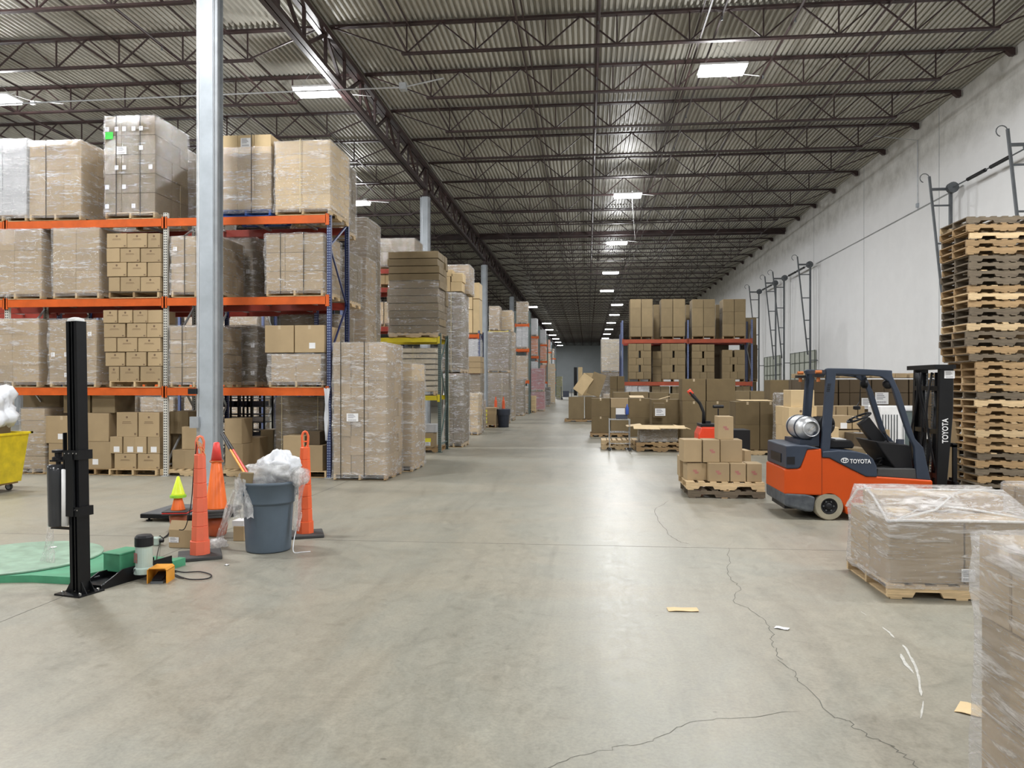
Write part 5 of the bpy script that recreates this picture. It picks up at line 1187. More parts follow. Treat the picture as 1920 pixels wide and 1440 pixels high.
# seat
sx0, sz0 = fq(500, 778); sx1, sz1 = fq(745, 700)
bevel(MB().prism([(sx0, sz0), (sx1-.02, sz0), (sx1, sz0+.05), (sx1-.05, sz1-.02), (sx0+.12, sz1-.02), (sx0, sz1+.04)], .26, .80).obj('seat', BLACKP, fk), .02, 3)
bevel(MB().prism([(sx0-.02, sz1-.02), (sx0+.10, sz1-.02), (sx0+.07, sz1+.28), (sx0-.03, sz1+.28)], .28, .78).obj('backrest', BLACKP, fk), .03, 3)
MB().box(sx0+.15, sx1-.1, .3, .6, sz1-.02, sz1-.008).obj('paper_on_seat', PAPER, fk)
MB().tube([(fq(507, 585)[0]+.085*math.cos(q), .22, fq(507, 585)[1]+.115*math.sin(q)) for q in [2*PI*k/20 for k in range(21)]], .024, 8).obj('hose_coil', BLACKP, fk, smooth=True)
# gas bottle lying across the counterweight
tx, tz = fq(355, 612); r_ = .158; M = Matrix.Translation((tx, 0, tz)) @ Matrix.Rotation(-PI/2, 4, 'X')
MB().lathe([(.06, .12), (.10, .13), (r_*.9, .18), (r_, .24), (r_, .76), (r_*.9, .82), (.05, .88)], (0, 0, 0), 28, M).obj('gas_tank', ALU, fk, smooth=True)
MB().lathe([(.098, .04), (.104, .04), (.104, .15), (.098, .15)], (0, 0, 0), 20, M, ring=True).obj('tank_collar', ALU, fk, smooth=True)
MB().tube([(tx, .04, tz), (tx, .14, tz)], .02, 8).tube([(tx-.04, .06, tz-.03), (tx+.04, .06, tz+.03)], .012, 6).obj('tank_valve', CHROME, fk)
for y in (.3, .68): MB().lathe([(r_+.003, y-.02), (r_+.008, y-.02), (r_+.008, y+.02), (r_+.003, y+.02)], (0, 0, 0), 28, M, ring=True).obj('tank_strap', TRUCKB, fk)
bx0, bz0 = fq(270, 735); bx1, bz1 = fq(425, 640)
MB().prism([(bx0, bz0-.01), (bx1, bz0-.03), (bx1, bz1), (bx1-.06, bz1), (bx1-.10, bz0+.05), (bx0, bz0+.05)], .1, .9).obj('tank_cradle', TRUCKB, fk)
# dash, steering, levers, pedals, floor
bevel(MB().prism(poly([(870, 988), (880, 930), (1180, 930), (1190, 1012)]), .03, FW-.03).obj('floor_plate', RUBBER, fk), .005, 1)
bevel(MB().prism(poly([(885, 715), (1160, 745), (1200, 1000), (1060, 960), (1000, 880), (940, 800)]), .14, FW-.14).obj('dashboard', BLACKP, fk), .02, 3)
p, q = fq(870, 560), fq(1010, 745)
MB().bar((p[0], FW/2, p[1]), (q[0], FW/2, q[1]), .16, .13, up=(0, 1, 0)).obj('steering_column', BLACKP, fk)
sxc, szc = fq(835, 535); Ms = Matrix.Translation((sxc, FW/2, szc)) @ Matrix.Rotation(-.42, 4, 'Y')
MB().tube([Ms @ Vector((.16*math.cos(q), .16*math.sin(q), 0)) for q in [2*PI*k/24 for k in range(25)]], .014, 8).tube([Ms @ Vector((-.16, 0, 0)), Ms @ Vector((0, 0, -.03)), Ms @ Vector((.16, 0, 0))], .012, 6).tube([Ms @ Vector((0, .15, 0)), Ms @ Vector((0, 0, -.03))], .012, 6).obj('steering_wheel', BLACKP, fk, smooth=True)
MB().tube([Ms @ Vector((-.13, -.08, 0)), Ms @ Vector((-.13, -.08, .05))], .02, 8).obj('steering_knob', BLACKP, fk)
for k in range(3):
    l0 = fq(1030+k*14, 740); MB().tube([(l0[0], .3+k*.07, l0[1]), (l0[0]-.05, .3+k*.07, l0[1]+.13)], .008, 6).lathe([(.015, 0), (.02, .015), (.012, .035)], (l0[0]-.055, .3+k*.07, l0[1]+.125), 8).obj('lever', BLACKP, fk)
l0 = fq(1098, 745); MB().lathe([(.05, 0), (.05, .07)], (l0[0], .2, l0[1]), 14).obj('cup_holder', BLUEBIN, fk)
for k, (zx, y) in enumerate(((960, .35), (1000, .5), (1020, .68))):
    l0 = fq(zx, 905); MB().bar((l0[0]+.12, y, l0[1]+.13), (l0[0], y, l0[1]), .015).box(l0[0]-.05, l0[0]+.03, y-.04, y+.04, l0[1]-.02, l0[1]).obj('pedal', BLACKP, fk)
l0 = fq(920, 865); MB().tube([(l0[0], .25, l0[1]), (l0[0]+.06, .25, l0[1]+.015), (l0[0]+.12, .3, l0[1])], .012, 6).obj('parking_lever', BLACKP, fk)
p, q = fq(880, 420), fq(860, 500)
MB().tube([(fq(905, 300)[0], .8, fq(905, 300)[1]), (fq(900, 400)[0], .8, fq(900, 400)[1]), (p[0]-.02, .75, p[1]-.03)], .007, 6).lathe([(.02, -.03), (.05, -.02), (.05, .02), (.02, .03)], (p[0]-.03, .74, p[1]-.06), 12).obj('mirror', BLACKP, fk)
# mast
my = .12
ch = poly([(1398, 128), (1512, 128), (1506, 500), (1480, 800), (1452, 1120), (1440, 1235), (1365, 1235), (1378, 900), (1388, 500)])
for y in (my, FW-my-.07): bevel(MB().prism(ch, y, y+.07).obj('mast_channel', BLACK, fk), .006, 1)
inn = poly([(1425, 150), (1480, 150), (1450, 1150), (1400, 1150)])
for y in (my+.09, FW-my-.14): MB().prism(inn, y, y+.05).obj('inner_channel', BLACK, fk)
tx0, tz0 = fq(1362, 128); tx1, tz1 = fq(1520, 98)
MB().box(tx0-.02, tx1, my-.03, FW-my+.03, tz0-.01, tz1).obj('mast_top_plate', BLACK, fk)
for zy in (290, 640, 1000): c = fq(1410, zy); MB().box(c[0]-.03, c[0]+.03, my+.03, FW-my-.03, c[1]-.03, c[1]+.03).obj('cross_member', BLACK, fk)
for y in (.34, .72):
    a, b = fq(1405, 1150), fq(1440, 160); MB().tube([(a[0], y, a[1]), (b[0], y, b[1])], .035, 12).tube([(b[0]-.02, y, b[1]-.5), (b[0], y, b[1])], .022, 10).obj('lift_cylinder', BLACK, fk, smooth=True)
for y, w in ((.28, .0), (.46, .04), (.52, -.03), (.62, .02), (.80, -.02)):
    pts = []
    for k in range(12):
        f = k/11; c = fq(1360+30*math.sin(f*5+y*9)+(10*f), 160+f*800); pts.append((c[0], y+w*math.sin(f*6), c[1]))
    MB().tube(pts, .014, 6).obj('hydraulic_hose', BLACKP, fk, smooth=True)
for y in (.42, .60):
    mb = MB()
    for k in range(34):
        c = fq(1425-k*.6, 170+k*24); mb.box(c[0]-.008, c[0]+.008, y-.012+(k % 2)*.004, y+.012-(k % 2)*.004, c[1]-.018, c[1]+.012)
    mb.obj('lift_chain', DARKSTEEL, fk)
c = fq(1500, 900)
MB().box(c[0]+.0, c[0]+.05, .05, FW-.05, .08, .14).box(c[0], c[0]+.05, .05, FW-.05, .45, .52).box(c[0], c[0]+.05, .1, .14, .08, 1.0).box(c[0], c[0]+.05, FW-.14, FW-.1, .08, 1.0).box(c[0], c[0]+.05, .1, FW-.1, .97, 1.02).obj('fork_carriage', BLACK, fk)
for y in (.24, .72): MB().box(c[0]+.05, c[0]+.09, y, y+.1, .05, .55).box(c[0]+.05, c[0]+1.12, y, y+.1, .04, .08).obj('fork', BLACK, fk)
lb = fq(1475, 178); sticker(fk, lb[0], my-.004, lb[1], .13, .10, PAPER, name='white_mast_label')
# lettering
me = text_me('TOYOTA', .077, PAPER); o = link('lettering', me, fk); c = fq(648, 882); o.location = (c[0], -.0135, c[1]); o.rotation_euler = (PI/2, 0, 0); o.scale = (1.0, 1, 1)
W_T = me.vertices and max(v.co.x for v in me.vertices); o.scale.x = (fq(815, 860)[0]-c[0])/W_T
c0 = fq(607, 860)
def ell(rx, rz, t, cx=0, cz=0): return [(cx+rx*math.cos(2*PI*k/28), 0, cz+rz*math.sin(2*PI*k/28)) for k in range(29)]
em = MB().tube(ell(.046, .031, 0), .0042, 6, False).tube(ell(.016, .030, 0), .0035, 6, False).tube(ell(.030, .012, 0, 0, .014), .0035, 6, False)
o = em.obj('round_emblem', PAPER, fk); o.location = (c0[0], -.0125, c0[1]); o.scale = (1, .5, 1)
me = text_me('TOYOTA', .105, PAPER, .0015); o = link('lettering', me, fk); wT = max(v.co.x for v in me.vertices); a = fq(1458, 730); b = fq(1458, 530)
o.location = (a[0]+.008, my-.0015, a[1]); o.rotation_euler = (PI/2, -PI/2, 0); o.scale.x = (b[1]-a[1])/wT
o.rotation_euler = (Matrix.Rotation(-PI/2, 3, 'Y') @ Matrix.Rotation(PI/2, 3, 'X')).to_euler()

# ------------------------------------------------------------------ half-empty wrapped pallet in front of the forklift
x0, y0 = 2.50, 6.72; w_, d_ = 1.25, 1.02
t = thing('wrapped_pallet_load', 'low wrapped pallet with tented film and one smaller carton on top, before the forklift', 'wrapped pallet', (x0+w_/2, y0+d_/2, 0))
pallet((0, 0, 0), w_, d_, 0, 0, t, 0, mix=0)
for (a, b, c, e) in ((-.60, .0, -.49, 0), (0.004, .60, -.49, 0), (-.60, 0, .004, .49), (.004, .60, .004, .49)):
    carton(a, b, c, e-c, .13, .655, KRAFT, parent=t)
carton(-.52, .56, .0, .40, .66, .80, KRAFT, parent=t); carton(-.5, -.33, -.3, .28, .66, .70, KRAFT_L, parent=t)
sticker(t, .02, -.506, .21, .11, .105)
# film: skirt, then a tent over the upper carton
rings = []; nn = 40
def ringpt(hx, hy, cy=0, cx=0):
    out = []
    for k in range(nn):
        q = 4*k/nn; s = int(q); f = q-s; cs = [(-hx, -hy), (hx, -hy), (hx, hy), (-hx, hy), (-hx, -hy)]
        out.append((cs[s][0]+(cs[s+1][0]-cs[s][0])*f+cx, cs[s][1]+(cs[s+1][1]-cs[s][1])*f+cy))
    return out
Rr = random.Random(9)
for hx, hy, cy, z, am in ((.635, .52, 0, .09, .006), (.615, .505, 0, .3, .004), (.612, .502, 0, .5, .004), (.625, .515, 0, .655, .006), (.60, .46, .05, .70, .008), (.58, .36, .12, .77, .01), (.57, .24, .22, .845, .005), (.4, .16, .22, .843, .004), (.1, .05, .22, .84, .003)):
    rings.append([(x+Rr.uniform(-am, am), y+Rr.uniform(-am, am), z+Rr.uniform(-am, am)) for x, y in ringpt(hx, hy, cy)])
mb = MB(); mb.add([v for r in rings for v in r], [(j*nn+i, j*nn+(i+1) % nn, (j+1)*nn+(i+1) % nn, (j+1)*nn+i) for j in range(len(rings)-1) for i in range(nn)])
mb.obj('stretch_film', FILM_V, t, smooth=True)
# folded ropes of film running over the tent
for pts, r in (([(-.62, -.5, .64), (-.2, -.42, .74), (.15, .0, .83), (.6, .3, .84)], .010), ([(-.63, .3, .65), (-.4, -.2, .76), (.1, -.35, .74), (.63, -.5, .66)], .009), ([(-.62, -.51, .655), (0, -.52, .665), (.62, -.51, .66)], .012),
               ([(-.62, -.5, .65), (-.56, .0, .79), (-.55, .25, .85)], .014), ([(-.55, .0, .85), (0, -.01, .855), (.56, .02, .85)], .009), ([(-.63, .5, .62), (-.58, .35, .8), (-.55, .1, .85)], .012), ([(-.5, -.48, .68), (0, -.1, .8), (.3, .02, .85)], .006)):
    q = MB().tube(pts, r, 6).obj('film_fold', FILM_R, t, smooth=True)
load('wrapped load cut by the right image edge behind the tented pallet', WX(1878, 9.4), WX(1878, 9.4)+1.2, 8.4, 0, .66, d=1.0, cols=2, rows=2, m=KRAFT, fm=FILM_V, top='closed', amp=.02)
# nearest wrapped load at the right edge
load('nearest wrapped carton load, cut by the right image edge', 1.655, 2.88, 2.44, 0, 1.165, d=1.03, cols=2, rows=3, m=KRAFT, fm=FILM_V, toprow=KRAFT, ends=False, amp=.016)
tL = COL.objects[-1]
# ------------------------------------------------------------------ stretch wrapping machine, front left
from mathutils import noise as mnoise
mp = W(151, 1112); 
dirv = Vector((.25, 1.0, 0)).normalized(); rzm = -math.atan2(dirv.x, dirv.y)
t = thing('wrapping_machine', 'pallet wrapping machine with green turntable and black mast', 'machine', (mp.x, mp.y, 0), rzm)
inv = Matrix.Rotation(-rzm, 4, 'Z') @ Matrix.Translation((-mp.x, -mp.y, 0))
L = lambda p: inv @ Vector(p)
def Lw(u, v, z=0): return L(W(u, v, z))
# mast, base, gussets
tl = Matrix.Rotation(-.022, 4, 'Y')
hM = 2.34
mb = MB()
for a in ((-.06, -.05, -.05, .05), (.05, .06, -.05, .05), (-.05, .05, .035, .05), (-.05, -.028, -.05, -.04), (.028, .05, -.05, -.04), (-.006, .006, -.048, .035)): mb.box(a[0], a[1], a[2], a[3], .02, hM, tl)
mb.obj('mast', BLACK, t)
MB().lathe([(.055, hM), (.05, hM+.025), (.02, hM+.035)], (0, 0, 0), 14, tl, sq=6).obj('mast_cap', PAINTW, t)
MB().box(-.15, .13, -.13, .13, 0, .014).obj('base_plate', BLACK, t)
for sx in (-1, 1):
    MB().prism([(sx*.06, .014), (sx*.12, .014), (sx*.06, .11)], -.045, -.038).prism([(sx*.06, .014), (sx*.12, .014), (sx*.06, .11)], .038, .045).obj('gusset', BLACK, t)
    for sy in (-.09, .09): MB().lathe([(.012, .014), (.012, .03), (.006, .034)], (sx*.1, sy, 0), 6).obj('bolt', CHROME, t)
MB().prism([(.13, .0), (.13, .035), (.36, .13), (.95, .13), (.95, .0)], .08, .092, 'x').obj('side_channel', BLACK, t)
MB().prism([(.13, .0), (.13, .03), (.30, .10), (.95, .10), (.95, .0)], -.14, -.128, 'x').obj('side_channel', BLACK, t)
MB().box(-.128, .08, .13, .95, .0, .04).obj('channel_floor', BLACK, t)
MB().box(.02, .1, .95, 1.12, 0, .075).box(-.35, .09, .95, 1.12, 0, .06).obj('drive_plate', GREEN, t)
# turntable
tc = L(W(34, 1044, .08)); 
plate = [W(-60, 1094), W(60, 1092), W(136, 1096), W(196, 1082), W(240, 1066), W(200, 1050), W(120, 1046), W(-40, 1046)]
pl = [L(p) for p in plate]; o = MB().prism([(p.x, p.y) for p in pl], 0, .065, 'z').obj('turntable_frame', GREEN, t); fixnormals(o.data)
MB().lathe([(.68, 0), (.68, .06)], (tc.x, tc.y, 0), 48).obj('base_ring', GREEN, t)
MB().lathe([(.74, .065), (.755, .07), (.755, .083), (.745, .086)], (tc.x, tc.y, 0), 64).obj('turntable', GREENTOP, t)
c = L(W(100, 1026, .09)); MB().lathe([(.03, 0), (.035, .006), (.01, .012)], (c.x, c.y, .086), 8).obj('plastic_scrap', PAINTW, t)
# control box and motor
c = Lw(214, 1080, .04)
o = MB().cbox(-.10, .10, -.13, .13, 0, .16, .006).cbox(-.106, .106, -.136, .136, .155, .172, .004).obj('gearbox_cover', GREEN, t); o.location = (c.x+.0, c.y+.10, .085); fixnormals(o.data)
c = Lw(270, 1074, .06)
MB().lathe([(.088, 0), (.088, .05), (.074, .06), (.074, .24), (.078, .245), (.078, .25)], (c.x, c.y, .06), 24).obj('motor', PALEGREEN, t, smooth=False)
MB().lathe([(.08, .25), (.08, .33), (.065, .35), (.02, .355)], (c.x, c.y, .06), 24).obj('motor_cap', BLACKP, t)
o = sticker(t, c.x-.025, c.y-.074, .06+.15, .05, .09, INK_RED, True, name='motor_label'); o.rotation_euler = (0, 0, -.25)
# carriage with film roll
zc0, zc1 = WZ(850, 140, mp.y), WZ(955, 140, mp.y)
for z in (zc0, zc1):
    MB().box(-.085, .085, -.075, .07, z-.05, z+.03, tl).obj('clamp_plate', BLACK, t)
    for k in (-.065, -.02, .03, .068): MB().lathe([(.006, 0), (.006, .004)], (0, 0, 0), 8, tl @ Matrix.Translation((k, -.076, z+.005)) @ Matrix.Rotation(PI/2, 4, 'X')).obj('bolt', CHROME, t)
zr0, zr1 = WZ(988, 110, mp.y), WZ(872, 100, mp.y)
MB().box(-.06, .03, -.085, -.06, zc1-.05, zc0, tl).obj('carriage_plate', BLACK, t)
rx0 = Lw(101, 1100).x; xr = -.25
MB().box(xr-.05, -.06, -.03, .03, zr1+.03, zr1+.045, tl).box(xr-.05, -.06, -.03, .03, zr0-.02, zr0-.008, tl).obj('roll_bracket', BLACK, t)
MB().lathe([(.078, zr0), (.082, zr0+.01), (.082, zr1-.06), (.082, zr1)], (0, 0, 0), 28, Matrix.Translation((xr+.015, 0, 0)) @ Matrix.Rotation(-.03, 4, 'Y')).obj('film_roll', mat('dark_film_roll', (.035, .037, .042), .18, var=.1), t, smooth=True)
MB().lathe([(.02, zr1), (.02, zr1+.03), (.05, zr1+.04), (.05, zr1+.065), (.03, zr1+.07), (.03, zr1+.10), (.052, zr1+.105), (.052, zr1+.125), (.02, zr1+.13)], (xr-.005, 0, 0), 16).obj('roll_knob', BLACKP, t)
MB().bar((-.135, -.03, zr0+.08), (-.145, -.03, zr1+.28), .034, .012, up=(1, 0, 0)).obj('lever', BLACK, t)
MB().lathe([(.028, zr0+.02), (.028, zr1-.03)], (-.095, -.07, 0), 16).obj('idler_roller', PAINTW, t, smooth=True)
# power lead and loops
def wpath(l, z=.012): return [L(W(u, v, z)) for u, v in l]
def smooth_path(P, n=6):
    out = []; P = [P[0]]+list(P)+[P[-1]]
    for i in range(1, len(P)-2):
        p0, p1, p2, p3 = P[i-1:i+3]
        for k in range(n):
            s = k/n; out.append(.5*((2*p1)+(p2-p0)*s+(2*p0-5*p1+4*p2-p3)*s*s+(3*p1-p0-3*p2+p3)*s**3))
    return out+[P[-2]]
def S(P, n=6): return smooth_path([Vector(p) for p in P], n)
MB().tube(S(wpath([(318, 1072), (330, 1078), (355, 1086), (388, 1085), (396, 1078), (375, 1072), (345, 1073), (325, 1070), (330, 1080), (345, 1084)])), .006, 6).obj('power_cable', BLACKP, t, smooth=True)
MB().tube(S([Lw(250, 1072, .1), Lw(262, 1060, .12), Lw(290, 1062, .1), Lw(312, 1066, .03), Lw(330, 1072, .01)]), .006, 6).obj('power_cable', BLACKP, t, smooth=True)
MB().tube(S([Lw(186, 1080, .09), Lw(174, 1085, .05), Lw(172, 1098, .01), Lw(183, 1102, .01), Lw(195, 1095, .05)]), .006, 6).obj('power_cable', DARKSTEEL, t, smooth=True)
MB().tube(S([Lw(292, 1055, .08), Lw(297, 1030, .05), Lw(303, 1012, .01), Lw(315, 1004, .01), Lw(322, 990, .01)]), .005, 6).obj('power_cable', BLACKP, t, smooth=True)
# clear film tail hanging from the roll
mb = MB(); c = L(W(72, 985)); g = []
xs_ = xr-.07
for j in range(9):
    f = j/8
    for i in range(5): g.append((xs_-f*.16*(i/4)-.03*f, .03+.02*math.sin(i*2+j), zr0+.28-f*.62+.02*math.sin(i*3+j*2)))
mb.add(g, [(j*5+i, j*5+i+1, (j+1)*5+i+1, (j+1)*5+i) for j in range(8) for i in range(4)]).obj('film_tail', BAGF, t, smooth=True)
# foot pedal
c = W(297, 1092)
t = thing('foot_pedal', 'orange hooded foot pedal on the floor beside the machine', 'pedal', (c.x, c.y+.06, 0), .15)
o = MB().box(-.095, -.087, -.1, .08, 0, .12).box(.075, .083, -.1, .08, 0, .12).prism([(-.095, .11), (-.075, .13), (.063, .13), (.083, .11), (.083, .118), (.066, .137), (-.078, .137), (-.095, .118)], -.1, .08).box(-.09, .08, .07, .08, 0, .12).obj('hood', FPORANGE, t)
MB().box(-.06, .05, -.11, .07, 0, .02).obj('base', DARKSTEEL, t); o = MB().box(-.05, .04, -.1, .05, 0, .015).obj('treadle', BLACKP, t); o.location = (0, 0, .05); o.rotation_euler = (.25, 0, 0)

# ------------------------------------------------------------------ yellow bin at the left edge
Yb_ = 11.45; bxr = WX(50, Yb_)-.60
t = thing('tilt_bin', 'yellow plastic bin truck on casters at the left image edge', 'bin', (bxr-.75, Yb_+.4, 0))
def taper(mb, x0, x1, y0, y1, z0, X0, X1, Y0, Y1, z1):
    return mb.add([(x0, y0, z0), (x1, y0, z0), (x1, y1, z0), (x0, y1, z0), (X0, Y0, z1), (X1, Y0, z1), (X1, Y1, z1), (X0, Y1, z1)], [(0, 3, 2, 1), (0, 1, 5, 4), (1, 2, 6, 5), (2, 3, 7, 6), (3, 0, 4, 7)])
z0b, z1b = .155, WZ(815, 50, Yb_)
mb = taper(MB(), -.68, .66, -.36, .36, z0b, -.74, .76, -.42, .42, z1b); taper(mb, .64, -.66, -.34, .34, z0b+.02, .74, -.72, -.40, .40, z1b)
mb.obj('tub', BINYEL, t)
mb = MB()
for a in ((-.80, .80, -.46, -.41), (-.80, .80, .41, .46), (.75, .80, -.46, .46), (-.80, -.75, -.46, .46)): mb.box(*a, z1b-.035, z1b)
mb.obj('rim', BINYEL, t)
for x in (-.3, .18, .52): MB().box(x-.012, x+.012, -.405, -.37, z0b+.05, z1b-.12).obj('rib', BINYEL, t)
MB().box(-.66, .62, -.34, .34, .12, .155).obj('base_board', WOODS[1], t)
for x in (-.55, .50):
    for y in (-.28, .28):
        MB().lathe([(.03, -.016), (.06, -.016), (.066, -.008), (.066, .008), (.06, .016), (.03, .016)], (0, 0, 0), 20, Matrix.Translation((x, y, .066)) @ Matrix.Rotation(PI/2, 4, 'X')).obj('caster', RUBBER, t)
        MB().lathe([(.04, -.018), (.04, .018)], (0, 0, 0), 14, Matrix.Translation((x, y, .066)) @ Matrix.Rotation(PI/2, 4, 'X')).box(x-.02, x+.03, y-.03, y-.022, .06, .13).box(x-.02, x+.03, y+.022, y+.03, .06, .13).obj('caster_fork', GALV, t)
def blob(name, c, r, m, label, cat, seed=1, n=28, amp=.22, fq_=2.2, parent=None, group=None, sharp=.5):
    vs = []; fs = []; nr = n//2
    for j in range(nr+1):
        th = PI*j/nr
        for i in range(n):
            ph = 2*PI*i/n; d = Vector((math.sin(th)*math.cos(ph), math.sin(th)*math.sin(ph), math.cos(th)))
            q = d*fq_+Vector((seed*3.1, seed*1.7, 0)); k = 1+amp*mnoise.noise(q)+amp*sharp*(abs(mnoise.noise(q*2.3))-.2)
            vs.append((d.x*r[0]*k, d.y*r[1]*k, d.z*r[2]*k))
    for j in range(nr):
        for i in range(n): i2 = (i+1) % n; fs.append((j*n+i, (j+1)*n+i, (j+1)*n+i2, j*n+i2))
    o = MB().add(vs, fs).obj(name, m, parent, smooth=True); o.location = c; return tag(o, label, cat, group)
bc = t.location
MB().cbox(-.60, .60, -.32, .32, 0, .62, .01).obj('carton', KRAFT_D, label='big kraft carton filling the inside of the yellow bin', cat='box').location = (bc.x, bc.y, .18)
blob('trash_bag', (bc.x+.18, bc.y, z1b+.36), (.62, .34, .46), BAGW, 'big white plastic bag heaped above the yellow bin', 'bag', 4, 48, .30, 1.5, sharp=.9)
o = carton(-.2, .2, -.2, .4, -.14, .14, KRAFT, 'shiny kraft carton tipped on top of the yellow bin', 'things in the yellow bin'); o.location = (bc.x+.14, bc.y-.38, z1b+.10); o.rotation_euler = (.2, .55, .3)
o = carton(-.2, .2, -.2, .3, -.1, .12, KRAFT_D, 'flat kraft carton lying in the yellow bin', 'things in the yellow bin'); o.location = (bc.x+.45, bc.y, z1b-.08)

# ------------------------------------------------------------------ cones, delineators, trash can
def delineator(u, v, m, lab, h=1.27, rz=.5):
    c = W(u, v); t = thing('traffic_delineator', lab, 'traffic post', (c.x, c.y, 0), rz, 'orange traffic posts on black bases')
    o = MB().cbox(-.21, .21, -.21, .21, 0, .035, .006).obj('base', RUBBER, t); fixnormals(o.data)
    zt = h-.20; prof = [(.105, .035), (.103, .17), (.088, .175)]
    segs = 6; z0, z1 = .175, zt
    for k in range(segs):
        a = z0+(z1-z0)*k/segs; b = z0+(z1-z0)*(k+1)/segs; r0 = .088-(.088-.056)*k/segs; r1 = .088-(.088-.056)*(k+1)/segs
        prof += [(r0+.002, a+.006), (r1+.003, b-.006), (r1-.005, b), (r1-.005, b+.003)]
    prof += [(.03, zt+.004)]
    MB().lathe(prof, (0, 0, 0), 8, Matrix.Rotation(PI/8, 4, 'Z')).obj('post', m, t)
    pts = [(-.028, 0, zt), (-.034, 0, zt+.06), (-.036, 0, zt+.13), (-.02, 0, zt+.175), (.0, 0, zt+.185), (.02, 0, zt+.175), (.036, 0, zt+.13), (.034, 0, zt+.06), (.028, 0, zt)]
    MB().tube(pts, .014, 8).box(-.03, .03, -.012, .012, zt+.06, zt+.075).obj('handle_loop', m, t, smooth=False)
    return t
t = delineator(375, 1044, CORAL, 'coral traffic post with cord through its loop, in front of the cones')
mb = MB()
for k in range(3): mb.tube(S([(.03*math.cos(q+k)+.01*k, -.03, 1.20-.05*k+.05*math.sin(q*1.0)) for q in [2*PI*i/8 for i in range(9)]], 3), .0045, 5)
mb.tube(S([(0, -.03, 1.18), (.02, -.035, 1.0), (-.02, -.03, .95), (.01, -.04, 1.12)], 5), .0045, 5).obj('cord', mat('orange_cord', (.75, .30, .12), .7), t)
MB().tube(S([(-.03, -.03, 1.2), (-.06, .02, .9), (-.085, .05, .55), (-.14, .1, .30), (-.20, .15, .27)], 6), .005, 5).obj('black_cord', BLACKP, t)
delineator(572, 1004, CORAL2, 'orange traffic post standing right behind the trash can', 1.25, .4)
# big cone stack on a bucket
c = W(406, 1004)
MB().lathe([(.09, 0), (.11, .02), (.13, .12), (.12, .2), (.10, .235)], (0, 0, 0), 20).obj('bucket', mat('brown_orange_plastic', (.45, .09, .03), .35), label='rounded brown-orange bucket under the big cone stack', cat='bucket', smooth=True).location = (c.x, c.y, 0)
def cone(c, z0, h, r0, m, lab, base_m=RUBBER, bw=.36, r1=.028, n=28, rz=0, grp=None, bt=.02):
    t = thing('traffic_cone', lab, 'cone', (c.x, c.y, z0), rz, grp)
    o = MB().cbox(-bw/2, bw/2, -bw/2, bw/2, 0, bt, .005).obj('base', base_m, t); fixnormals(o.data)
    MB().lathe([(r0, bt), (r0*.96, bt+.012), (r1*1.1, h-.01), (r1*.8, h), (r1*.5, h)], (0, 0, 0), n).obj('body', m, t, smooth=True); return t
cone(c, .237, .50, .125, CONE, 'lowest nested cone of the big stack, only its base shows', bw=.40, bt=.028, grp='big nested cones', rz=.5)
cone(c, .267, .50, .125, CONE, 'middle nested cone of the big stack, dark base showing', bw=.40, bt=.028, grp='big nested cones', rz=.46)
t = cone(c, .297, .80, .128, CONE, 'tall bright orange cone on top of the big stack', bw=.40, bt=.028, grp='big nested cones', rz=.5)
MB().lathe([(.062, .60), (.064, .60), (.034, .806), (.02, .812)], (0, 0, 0), 24).obj('red_tip', CONERED, t, smooth=True)
MB().tube([(.074*math.cos(q), .074*math.sin(q), .585+.006*math.sin(3*q)) for q in [2*PI*k/20 for k in range(21)]], .007, 6).obj('rope_ring', BEAD, t)
# small cones
c = W(336, 1000)
c = Vector((WX(334, 9.05), 9.05, 0))
MB().lathe([(.10, 0), (.09, .05), (.105, .17), (.09, .20)], (0, 0, 0), 16).obj('bucket', mat('rust_plastic', (.36, .09, .035), .4), label='small rust-coloured bucket under the lime cone stack', cat='bucket', smooth=True).location = c
for k in range(3): cone(c, .202+k*.016, .27, .085, CONE, 'small orange cone under the lime cone, %s of three' % ('lowest', 'middle', 'top')[k], base_m=(RUBBER, CONERED, RUBBER)[k], bw=.30, r1=.02, grp='small nested cones', rz=.2, bt=.013)
t = thing('traffic_cone', 'lime yellow cone topping the small cone stack', 'cone', (c.x, c.y, .40)); 
MB().lathe([(.095, 0), (.095, .03), (.07, .035)], (0, 0, 0), 24).obj('base', LIMEG, t, smooth=False); MB().lathe([(.085, .03), (.078, .045), (.016, .255), (.008, .26)], (0, 0, 0), 24).obj('body', LIME, t, smooth=True)
# platform scale
xs0 = WX(264, 9.55)
t = thing('floor_scale', 'low black and grey platform scale behind the cones', 'scale', (xs0+.5, 9.95, 0))
o = MB().cbox(-.5, .5, -.42, .42, .045, .10, .006).obj('platform', BLACK, t); fixnormals(o.data); MB().box(-.49, .49, -.41, .41, .10, .104).obj('top_plate', DARKSTEEL, t)
for sx in (-.42, .42):
    for sy in (-.34, .34): MB().lathe([(.04, 0), (.04, .015), (.015, .02), (.015, .046)], (sx, sy, 0), 10).obj('foot', BLACKP, t)
